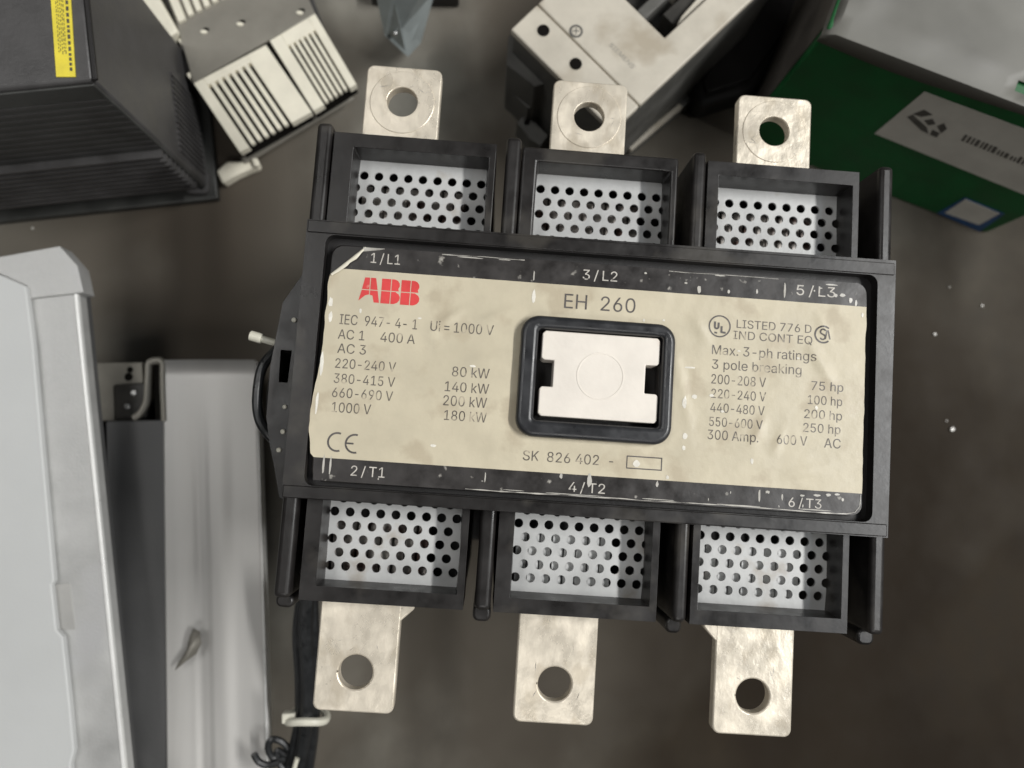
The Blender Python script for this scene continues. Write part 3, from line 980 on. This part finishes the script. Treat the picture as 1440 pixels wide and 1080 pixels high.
def vented(corners, s0, s1, nslot, t0, z, name="vented_cover"):
    """Cover plate whose slots run from t0 to the lower edge; corners TL, TR, BR, BL in pixels."""
    TL, TR, BR, BL = [spot(u, v, z) for u, v in corners]

    def at(s, t):
        return (TL * (1 - s) + TR * s) * (1 - t) + (BL * (1 - s) + BR * s) * t

    bm = bmesh.new()

    def blk(s_a, s_b, t_a, t_b, dz):
        solid(bm, [at(s_a, t_a), at(s_a, t_b), at(s_b, t_b), at(s_b, t_a)], z - dz)
    blk(0, s0, 0, 1, 0.005)
    blk(s1, 1, 0, 1, 0.005)
    blk(s0, s1, 0, t0, 0.005)
    n = 2 * nslot - 1
    w = (s1 - s0) / (nslot * 1.0 - 0.58)
    for k in range(nslot - 1):
        a = s0 + w * (k + 0.42)
        blk(a, a + w * 0.58, t0, 0.985, 0.003)
    o = finish(name, bm, M['beige'], E_, False, 0.0002, 1, root=E_)
    bm = bmesh.new()
    solid(bm, [at(0.02, 0.02), at(0.02, 0.97), at(0.98, 0.97), at(0.98, 0.02)], z - 0.0075)
    for v in bm.verts:
        v.co.z -= 0.0045
    finish("slot_bottom", bm, M['void'], o, False, 0, root=E_)
    return o


vented([(272, 117), (374, 63), (438, 157), (337, 214)], 0.13, 0.72, 7, 0.10, zm)
vented([(379, 57), (443, 19), (501, 118), (441, 156)], 0.24, 0.84, 6, 0.17, zm)
vented([(213, -60), (300, -105), (330, -12), (251, 31)], 0.12, 0.9, 6, -0.0 + 0.1, zm + 0.001)
bm = bmesh.new()
solid(bm, pix([(373, 63), (379, 60), (442, 154), (437, 158)], zm - 0.002), zm - 0.006)
finish("cover_seam", bm, M['void'], E_, False, 0, root=E_)
bm = bmesh.new()
solid(bm, pix([(170, -30), (223, 62), (250, 43), (208, -30)], zm + 0.002), 0.014)
finish("end_cover", bm, M['beige'], E_, False, 0.001, root=E_)
for q in ([(250, 56), (257, 50), (264, 60), (256, 64)], [(268, 82), (277, 76), (282, 84), (273, 88)], [(262, 104), (284, 88), (288, 93), (266, 110)]):
    bm = bmesh.new()
    solid(bm, pix(q, zm - 0.002), zm - 0.012)
    finish("contact_pin", bm, M['beige'], E_, False, 0.0003, root=E_)
bm = bmesh.new()
solid(bm, pix([(338, 222), (492, 133), (498, 138), (345, 230)], 0.010), 0.008)
finish("base_lip", bm, M['steel'], E_, False, 0.0003, root=E_)

base = spot(335, 245, 0)
CL = thing("plastic_clip", "small cream plastic clip lying between the black drive and the beige module", "clip", (base.x, base.y, 0))
bm = bmesh.new()
solid(bm, pix([(303, 240), (318, 226), (350, 226), (362, 224), (364, 233), (350, 238), (332, 246), (312, 258)], 0.009), 0.001)
finish("clip_body", bm, M['beige'], CL, False, 0.0015, root=CL)
bm = bmesh.new()
solid(bm, pix([(352, 222), (361, 221), (365, 231), (357, 234)], 0.012), 0.0085)
finish("clip_hook", bm, M['beige'], CL, False, 0.001, root=CL)

# ------------------------------------------------------------------ bracket at the top edge
base = spot(565, 40, 0.0)
B_ = thing("steel_bracket", "folded grey steel bracket hanging into view above the left upper lug", "bracket", (base.x, base.y, 0))
bm = bmesh.new()
a = spot(575, 78, 0.02)
hi1, hi2, hi3 = spot(530, -6, 0.085), spot(588, -6, 0.085), spot(553, -6, 0.09)
for tri in (([spot(528, -12, 0.07), spot(541, 50, 0.035), spot(574, 80, 0.02), spot(566, 40, 0.035), spot(552, -12, 0.07)]),
            ([spot(552, -12, 0.07), spot(566, 40, 0.035), spot(594, -12, 0.062)]),
            ([spot(594, -12, 0.062), spot(566, 40, 0.035), spot(574, 80, 0.02), spot(592, 60, 0.012), spot(612, -12, 0.03)])):
    face(bm, [bm.verts.new(p) for p in tri])
bmesh.ops.remove_doubles(bm, verts=bm.verts, dist=1e-5)
o = finish("folded_plate", bm, M['bracket'], B_, False, 0, root=B_, smooth=False)
md = o.modifiers.new("thickness", 'SOLIDIFY')
md.thickness = 0.0015
bm = bmesh.new()
p = spot(556, 47, 0.0385)
bmesh.ops.create_uvsphere(bm, u_segments=12, v_segments=8, radius=0.0016, matrix=Matrix.Translation(p))
finish("rivet", bm, M['screw'], B_, False, 0, root=B_)
bm = bmesh.new()
box(bm, -22, 30, 0, 60, 0.5, 12)
bm.transform(Matrix.Translation((spot(575, 60, 0).x, spot(575, 10, 0).y, 0)))
finish("foot_plate", bm, M['plastic_dark'], B_, False, 0.001, root=B_)

# ------------------------------------------------------------------ small ivory contactor, top centre
zi = 0.089
base = spot(880, 60, 0)
I_ = thing("small_contactor", "ivory contactor with two round terminal holes standing behind the middle upper lug", "contactor", (base.x, base.y, 0))
SE = [(718, 41), (862, 184), (899, 149), (755, 6)]
bm = bmesh.new()
q0, q1, q2, q3 = pix(SE, zi)
solid(bm, [q0, q1, q2, q3], zi - 0.0045)
strip = finish("terminal_cover", bm, M['ivory'], I_, False, 0.0009, 3, root=I_)
for (u, v) in ((764, 43), (809.5, 90), (853, 136)):
    bm = bmesh.new()
    p = spot(u, v, zi)
    holed(bm, circle(p.x / MM, p.y / MM, 3.45, 24), circle(p.x / MM, p.y / MM, 3.05, 24), (p.x / MM, p.y / MM), zi / MM - 2, zi / MM + 0.12)
    finish("hole_rim", bm, M['ivory'], strip, False, 0, root=I_)
    bm = bmesh.new()
    prism(bm, circle(p.x / MM, p.y / MM, 3.1, 24), zi / MM - 1, zi / MM + 0.06)
    finish("terminal_hole", bm, M['void'], strip, False, 0, root=I_)
d = (q2 - q1).normalized()
a1 = (q0 - q1).normalized()
bm = bmesh.new()
f0, f1 = q3 + d * 0.0006, q2 + d * 0.0006
far = 0.125
armw = 0.0155
# top face as an L: body strip, then the right arm beyond the dark recess
s1_, s2_ = spot(935, 64, zi), spot(917, 78, zi)
bodyd = 0.0325
ell = [f0, f1, f1 + d * far, f1 + a1 * armw + d * far, f1 + a1 * armw + d * bodyd, f0 + d * bodyd]
solid(bm, ell, zi - 0.0045)
finish("housing", bm, M['ivory'], I_, False, 0.0009, 3, root=I_)
bm = bmesh.new()
solid(bm, [f0 + d * (bodyd + 0.0006), f1 + a1 * (armw + 0.0006) + d * (bodyd + 0.0006), f1 + a1 * (armw + 0.0006) + d * far, f0 + d * far], 0.03)
for v in bm.verts:
    if v.co.z > 0.05:
        v.co.z -= 0.022
finish("recess", bm, M['darkmod'], I_, False, 0.0008, root=I_)
o0 = f1 + a1 * armw + d * bodyd
for (al, dl, wl, hl, z0, z1, mk) in ((0.003, 0.012, 0.008, 0.045, -0.022, -0.007, 'darkmod'), (0.016, 0.004, 0.006, 0.02, -0.022, -0.010, 'greyplastic'),
                                     (0.014, 0.028, 0.012, 0.03, -0.022, -0.002, 'ivory'), (0.032, 0.006, 0.010, 0.03, -0.022, -0.008, 'darkmod')):
    bm = bmesh.new()
    p = o0 + a1 * al + d * dl
    pts = [p, p + d * hl, p + d * hl + a1 * wl, p + a1 * wl]
    solid(bm, [Vector((v.x, v.y, zi + z1)) for v in pts], zi + z0)
    finish("auxiliary_block", bm, M[mk], I_, False, 0.0006, root=I_)
bm = bmesh.new()
pts = [o0 + a1 * 0.001 + d * 0.010, o0 + a1 * 0.001 + d * 0.08, o0 + a1 * 0.0085 + d * 0.08, o0 + a1 * 0.003 + d * 0.016]
solid(bm, [Vector((v.x, v.y, zi - 0.003)) for v in pts], zi - 0.02)
finish("latch_tongue", bm, M['ivory'], I_, False, 0.0006, root=I_)
bm = bmesh.new()
p = spot(810, 44, zi)
holed(bm, circle(p.x / MM, p.y / MM, 3.3, 24), circle(p.x / MM, p.y / MM, 2.3, 24), (p.x / MM, p.y / MM), zi / MM - 1, zi / MM + 0.15)
sc = finish("screw_well", bm, M['greyplastic'], I_, False, 0, root=I_)
bm = bmesh.new()
prism(bm, circle(p.x / MM, p.y / MM, 2.1, 20), zi / MM - 1, zi / MM + 0.3)
finish("screw_head", bm, M['ivory'], sc, False, 0.0003, root=I_)
bm = bmesh.new()
prism(bm, [(p.x / MM + a, p.y / MM + b) for a, b in ((-1.6, -.25), (1.6, -.25), (1.6, .25), (-1.6, .25))], zi / MM, zi / MM + 0.36)
prism(bm, [(p.x / MM + a, p.y / MM + b) for a, b in ((-.25, -1.6), (.25, -1.6), (.25, 1.6), (-.25, 1.6))], zi / MM, zi / MM + 0.37)
finish("screw_cross", bm, M['greyplastic'], sc, False, 0, root=I_)
# moulded word, worn faint
t0, t1 = spot(856, 64, zi), spot(889, 97, zi)
bm = flat_text("SIEMENS", 0.1)
xa, xb = min(v.co.x for v in bm.verts), max(v.co.x for v in bm.verts)
dr = (t1 - t0)
ln = dr.length
dr.normalize()
pr = Vector((-dr.y, dr.x, 0))
for v in bm.verts:
    v.co = t0 + dr * ((v.co.x - xa) / (xb - xa) * ln) + pr * (v.co.y / CAPH * 0.0022) + Vector((0, 0, 0.00012))
M['faint'] = material("faint_print", (0.30, 0.285, 0.25), 0.5, 0, 0.15, 200)
finish("lettering", bm, M['faint'], I_, False, 0, root=I_, smooth=False)
# lower body, its base rail and the terminals low on the left
bm = bmesh.new()
i_ = 0.0006
low = [q0 + d * i_ - a1 * i_, q1 + d * i_ + a1 * i_, q1 + a1 * i_ + d * far, f1 + a1 * (armw - i_) + d * far, f1 + a1 * (armw - i_) + d * (bodyd - i_), f0 - a1 * i_ + d * (bodyd - i_)]
solid(bm, [Vector((v.x, v.y, zi - 0.0048)) for v in low], 0.012)
finish("lower_body", bm, M['greyplastic'], I_, False, 0.001, root=I_)
bm = bmesh.new()
e0, e1 = spot(885, 214, 0.012), spot(972, 140, 0.012)
r_ = (e1 - e0).normalized()
nn = Vector((-r_.y, r_.x, 0))
pts = [e0, e0 + r_ * 0.16, e0 + r_ * 0.16 + nn * 0.07, e0 + nn * 0.07]
solid(bm, pts, 0.0005)
finish("base_plate", bm, M['greyplastic'], I_, False, 0.0005, root=I_)
bm = bmesh.new()
solid(bm, [e0 - nn * 0.0006 + Vector((0, 0, .004)), e0 + r_ * 0.04 - nn * 0.0006 + Vector((0, 0, .004)), e0 + r_ * 0.04 + nn * 0.0022 + Vector((0, 0, .004)), e0 + nn * 0.0022 + Vector((0, 0, .004))], 0.0115)
finish("rail_edge", bm, M['ivory'], I_, False, 0.0003, root=I_)
bm = bmesh.new()
solid(bm, pix([(715, 50), (712, 90), (752, 122), (785, 112), (722, 48)], zi - 0.020), 0.02)
finish("terminal_block", bm, M['greyplastic'], I_, False, 0.0006, root=I_)
bm = bmesh.new()
ctr = spot(738, 127, 0.045)
holed(bm, [(v.x / MM, v.y / MM) for v in pix([(716, 106), (752, 132), (758, 150), (742, 152), (712, 122)], 0.045)][::-1],
      [(v.x / MM, v.y / MM) for v in pix([(727, 117), (746, 133), (749, 138), (744, 138), (726, 121)], 0.045)][::-1], (spot(736, 127, 0.045).x / MM, spot(736, 127, 0.045).y / MM), 20, 45, extra=12)
finish("terminal_clamp", bm, M['greyplastic'], I_, False, 0.0003, root=I_)
bm = bmesh.new()
c = spot(741, 172, 0.03)
holed(bm, [(v.x / MM, v.y / MM) for v in pix([(727, 172), (740, 160), (770, 190), (760, 205), (745, 195)], 0.03)][::-1], circle(c.x / MM, c.y / MM, 1.7, 16), (c.x / MM, c.y / MM), 12, 30, extra=12)
finish("terminal_clamp", bm, M['greyplastic'], I_, False, 0.0003, root=I_)

# ------------------------------------------------------------------ green carton with its film, upper right
zg = 0.117
base = spot(1400, 60, zg)
G = thing("green_carton", "dark green carton with pale printed labels at the upper right", "box", (base.x, base.y, 0))
g0, g1 = spot(1163, 40, zg), spot(1635, 220, zg)
gd = (g1 - g0).normalized()
gn = Vector((-gd.y, gd.x, 0))
if gn.y < 0:
    gn = -gn
gl = (g1 - g0).length
bm = bmesh.new()
solid(bm, [g0, g1, g1 + gn * 0.15, g0 + gn * 0.15], 0.0005)
finish("carton_body", bm, M['green'], G, False, 0.0012, root=G)
bm = bmesh.new()
slab(bm, Vector((g0.x, g0.y, 0)) + gn * 0.004, gn, 0.14, -gd, -0.0004, 0.0006, 0.004, zg - 0.002)
finish("end_panel", bm, M['carton_side'], G, False, 0.0002, root=G)


def on_front(u, v, lift=0.0003):
    """Point of the carton's upright front seen at the pixel."""
    r = ROT @ Vector(((u - 720) / LENS_PX, (v - 540) / LENS_PX, 1.0))
    t = (g0 - EYE).dot(gn) / r.dot(gn)
    return EYE + r * t - gn * lift


def front_sheet(name, polys, mat, lift, parent, t=0.0002):
    bm = bmesh.new()
    for pts in polys:
        P = [on_front(u, v, lift) for u, v in pts]
        a = [bm.verts.new(p) for p in P]
        b = [bm.verts.new(p + gn * t) for p in P]
        face(bm, a)
        face(bm, b[::-1])
        for i in range(len(P)):
            j = (i + 1) % len(P)
            face(bm, [a[i], a[j], b[j], b[i]])
    return finish(name, bm, mat, parent, False, 0, root=G, smooth=False)


fl = front_sheet("printed_label", [[(1230, 187), (1300, 128), (1610, 243), (1520, 305)]], M['paper_label'], 0.0004, G)
front_sheet("product_picture", [[(1276, 163), (1284, 160), (1304, 178), (1306, 187), (1296, 182)], [(1284, 159), (1300, 153), (1312, 160), (1296, 163)], [(1308, 188), (1318, 192), (1322, 186), (1312, 181)], [(1318, 176), (1328, 172), (1332, 180), (1324, 186)], [(1300, 168), (1312, 166), (1316, 173), (1306, 175)]], M['smudge'], 0.0006, fl)
wr = random.Random(9)
marks = []
u = 1352.0
while u < 1445:
    w_ = wr.uniform(3, 7)
    v = 192 + (u - 1352) * 0.40
    hgt = 8 if u < 1372 else wr.choice((5, 6, 8))
    marks.append([(u, v + 4), (u + hgt * .75, v + 4 - hgt), (u + w_ * .7 + hgt * .75, v + 4 - hgt + w_ * .3), (u + w_ * .7, v + 4 + w_ * .3)])
    u += w_ + 1.5
front_sheet("smudged_words", marks, M['smudge'], 0.0006, fl)
bl = front_sheet("seal_label", [[(1318, 299), (1357, 277), (1413, 300), (1378, 325)]], M['blue'], 0.0004, G)
front_sheet("seal_paper", [[(1329, 298), (1358, 279), (1406, 299), (1377, 315)]], M['paper_label'], 0.0007, bl)

bm = bmesh.new()
nx, ny = 40, 26
P0 = g0 - gn * 0.0022 - gd * 0.0012
grid = {}
for j in range(ny + 1):
    for i in range(nx + 1):
        s, t = i / nx, max(0, j - 1) / (ny - 1)
        x = P0 + gd * (s * 0.22) + gn * (t * 0.13)
        h = zg + 0.0014 + 0.0016 * abs(noise.noise((s * 4, t * 3, 1.0))) + 0.0022 * max(0, noise.noise((s * 9, t * 5, 4.0)))
        if j == 0:
            x = x - gn * 0.0008
            h = zg - 0.0062 + 0.003 * noise.noise((s * 3, 0, 9)) + 0.003 * s
        elif t < 0.06:
            h = zg + 0.0014
        if i == 0:
            h = zg - 0.002 if j else h
        grid[i, j] = bm.verts.new((x.x, x.y, h))
for j in range(ny):
    for i in range(nx):
        c = (grid[i, j].co + grid[i + 1, j + 1].co) / 2
        face(bm, [grid[i, j], grid[i + 1, j], grid[i + 1, j + 1], grid[i, j + 1]])
# the notch where the carton shows again
n0 = spot(1415, 131, zg)
dele = []
for f in bm.faces:
    c = f.calc_center_median() - n0
    a, b = c.dot(gd), c.dot(gn)
    if 0 < a < 0.03 and 0.0 < b < a * 1.1:
        dele.append(f)
bmesh.ops.delete(bm, geom=dele, context='FACES')
fo = finish("plastic_film", bm, M['paper'], None)
tag(fo, "grey translucent film draped over the top of the green carton", "plastic film")
md = fo.modifiers.new("thickness", 'SOLIDIFY')
md.thickness = 0.0004

# ------------------------------------------------------------------ black block added as the shade in the gap
base = spot(1070, 40, 0)
T_ = thing("gap_shade_block", "low matt black block added as shade in the gap between the ivory contactor and the green carton", "shade block", (base.x, base.y, 0))
bm = bmesh.new()
solid(bm, pix([(1075, -40), (1150, -60), (1108, 60), (1062, 128), (985, 150), (972, 120)], 0.02), 0.0006)
finish("shade_block_body", bm, M['plastic_dark'], T_, False, 0.004, 3, root=T_)
bm = bmesh.new()
solid(bm, pix([(1078, -30), (1138, -40), (1100, 50), (1055, 112), (995, 130), (988, 112)], 0.0225), 0.0195)
finish("shade_block_top", bm, M['plastic_dark'], T_, False, 0.001, 2, root=T_)

# ------------------------------------------------------------------ galvanised cabinet, left
zl = 0.06
base = spot(40, 720, 0)
C_ = thing("steel_cabinet", "bright galvanised steel cabinet section at the left edge with a pale cover sheet", "cabinet", (base.x, base.y, 0))
bm = bmesh.new()
solid(bm, pix([(30, 420), (107, 412), (178, 1120), (90, 1120)], zl), zl - 0.010)
finish("flange", bm, M['zinc'], C_, False, 0.0008, 3, root=C_)
bm = bmesh.new()
solid(bm, pix([(103.5, 413), (108.5, 413), (180, 1120), (174.5, 1120)], zl + 0.0007), zl - 0.002)
finish("edge_fold", bm, M['zinc_edge'], C_, False, 0.0003, root=C_)
bm = bmesh.new()
solid(bm, pix([(-60, 372), (0, 361), (84, 346), (109, 374), (117, 411), (40, 420), (38, 402), (0, 385), (-60, 370)], zl + 0.0016), zl - 0.009)
finish("end_cap", bm, M['zinc'], C_, False, 0.0007, 3, root=C_)
bm = bmesh.new()
solid(bm, pix([(-60, 372), (0, 386), (36, 402), (46, 480), (60, 640), (76, 818), (72, 822), (79, 886), (88, 896), (98, 990), (104, 1055), (99, 1075), (102, 1120), (-60, 1120)], zl + 0.0042), zl + 0.0003)
finish("cover_sheet", bm, M['lightpanel'], C_, False, 0.0008, 3, root=C_)
bm = bmesh.new()
solid(bm, pix([(-60, 470), (20, 470), (70, 1120), (-60, 1120)], zl - 0.0102), 0.0005)
finish("cabinet_body", bm, M['slate'], C_, False, 0.001, root=C_)
bm = bmesh.new()
solid(bm, pix([(60, 414), (112, 408), (182, 1120), (120, 1120)], zl - 0.0105), zl - 0.021)
finish("side_wall", bm, M['slate'], C_, False, 0.0006, root=C_)
bm = bmesh.new()
solid(bm, pix([(73, 822), (98, 820), (106, 885), (80, 886)], zl + 0.0004), zl - 0.001)  # shadow in the notch, painted as a slightly darker zinc patch
M['zinc_shaded'] = material("zinc_shaded", (0.40, 0.395, 0.38), 0.55, 0.2, 0.1, 60)
finish("notch_shade", bm, M['zinc_shaded'], C_, False, 0.0002, root=C_)

# ------------------------------------------------------------------ grey chassis beside it
zs = 0.035
base = spot(270, 800, 0)
H = thing("metal_chassis", "open metal chassis with a slate panel and a bent aluminium sheet", "chassis", (base.x, base.y, 0))
bm = bmesh.new()
solid(bm, pix([(148, 592), (231, 590), (240, 1130), (160, 1130)], zs - 0.001), 0.004)
finish("slate_panel", bm, M['slate'], H, False, 0.0008, root=H)
bm = bmesh.new()
solid(bm, pix([(100, 511), (200, 509), (204, 560), (186, 592), (110, 592)], zs - 0.006), 0.004)
br = finish("mounting_bracket", bm, M['steel'], H, False, 0.0006, root=H)
for (u, v, r) in ((183, 520, 1.6), (181, 530, 2.2)):
    bm = bmesh.new()
    p = spot(u, v, zs - 0.006)
    prism(bm, circle(p.x / MM, p.y / MM, r, 18), 28, 29.15)
    finish("hole", bm, M['void'], br, False, 0, root=H)
bm = bmesh.new()
solid(bm, pix([(160, 541), (206, 538), (206, 588), (162, 590)], zs - 0.004), zs - 0.008)
tb = finish("terminal_block", bm, M['darkmod'], H, False, 0.0006, root=H)
for (u, v) in ((178, 571), (187, 552)):
    bm = bmesh.new()
    p = spot(u, v, zs - 0.003)
    prism(bm, circle(p.x / MM, p.y / MM, 1.6, 16), zs / MM - 4.2, zs / MM - 3.2)
    finish("screw", bm, M['screw'], tb, False, 0.0003, root=H)
bm = bmesh.new()
tube(bm, [H.matrix_world.inverted() @ spot(u, v, zs - 0.001) for u, v in ((209, 511), (208, 540), (206, 565), (198, 580), (188, 588))], 0.0019, 10)
tube(bm, [H.matrix_world.inverted() @ spot(u, v, zs - 0.001) for u, v in ((230, 511), (230, 540), (231, 565), (232, 592))], 0.0019, 10)
tube(bm, [H.matrix_world.inverted() @ spot(u, v, zs - 0.001) for u, v in ((209, 511), (214, 508), (225, 507), (230, 511))], 0.0019, 10)
finish("wire_guide", bm, M['nylon'].copy(), H)
bpy.data.objects["wire_guide"].data.materials[0] = M['steel']
bm = bmesh.new()
solid(bm, pix([(216, 514), (224, 514), (228, 600), (219, 600)], zs - 0.003), 0.004)
finish("slot", bm, M['void'], H, False, 0, root=H)
# bent sheet with shallow folds
bm = bmesh.new()
nx, ny = 60, 24
grid = {}
prof = [(0.0, 0.0), (0.12, 0.0006), (0.28, 0.0000), (0.36, -0.0010), (0.42, -0.0004), (0.50, 0.0013), (0.60, 0.0017), (0.74, 0.0006), (0.9, 0.0009), (1.0, 0.0010)]


def fold(s):
    for (a, h0), (b, h1) in zip(prof, prof[1:]):
        if a <= s <= b:
            t = (s - a) / (b - a)
            t = t * t * (3 - 2 * t)
            return h0 + (h1 - h0) * t
    return 0.0


for j in range(ny + 1):
    v = 506 + (1130 - 506) * j / ny
    ul, ur = 229 + (v - 506) * 0.010, 359 + (v - 506) * 0.030
    for i in range(nx + 1):
        s = i / nx
        p = spot(ul + (ur - ul) * s, v, zs)
        amt = min(1, max(0, (v - 560) / 260))
        grid[i, j] = bm.verts.new((p.x, p.y, zs + fold(s) * 0.7 * amt + 0.0012 * math.sin(s * 3.0) * (1 - amt)))
for j in range(ny):
    for i in range(nx):
        face(bm, [grid[i, j], grid[i + 1, j], grid[i + 1, j + 1], grid[i, j + 1]])
sh = finish("aluminium_sheet", bm, M['aluminium'], H, False, 0, root=H)
md = sh.modifiers.new("thickness", 'SOLIDIFY')
md.thickness, md.offset = 0.0012, -1
bm = bmesh.new()
solid(bm, pix([(359.6, 508), (360.6, 508), (379.5, 1130), (376, 1130)], zs + 0.0016), zs - 0.006)
finish("edge_fold", bm, M['zinc_edge'], H, False, 0.0003, root=H)
bm = bmesh.new()
pts = [(272, 884), (281, 888), (283, 905), (276, 920), (262, 930), (246, 943), (250, 932), (262, 915), (266, 896)]
face(bm, [bm.verts.new(spot(u, v, zs + 0.0052)) for u, v in pts])
o = finish("torn_patch", bm, M['steel'], H, False, 0, root=H)
md = o.modifiers.new("thickness", 'SOLIDIFY')
md.thickness = 0.0004
bm = bmesh.new()
solid(bm, pix([(232, 600), (340, 520), (360, 1130), (242, 1130)], zs - 0.005), 0.0006)
finish("chassis_body", bm, M['slate'], H, False, 0.0008, root=H)

# ------------------------------------------------------------------ crumbs on the floor
chips = [(1314, 470, 1.1, "white paint chip on the bare floor, upper one right of the cover"), (1338, 604, 1.6, "largest white chip on the bare floor right of the contactor"),
         (1381, 430, 0.9, "small white chip on the floor below the green carton"), (1331, 592, 0.7, "dull chip just above the largest white one"),
         (1335, 404, 0.8, "flat pinkish chip under the carton's lower corner"),
         (46, 321, 1.1, "white chip on the floor in front of the black drive"),
         (388, 205, 0.8, "sliver by the lip of the beige module")]
cr = random.Random(11)
for u, v, r, lab in chips:
    bm = bmesh.new()
    p = spot(u, v, 0.0004)
    n = 7
    pts = [(r * cr.uniform(.6, 1.1) * math.cos(2 * math.pi * k / n), r * cr.uniform(.5, 1) * math.sin(2 * math.pi * k / n)) for k in range(n)]
    prism(bm, pts, 0, r * 0.6)
    o = finish("paint_chip", bm, M['flake'], None, bevel=0.0002)
    o.location = p
    tag(o, lab, "chip", "paint chips on the floor")
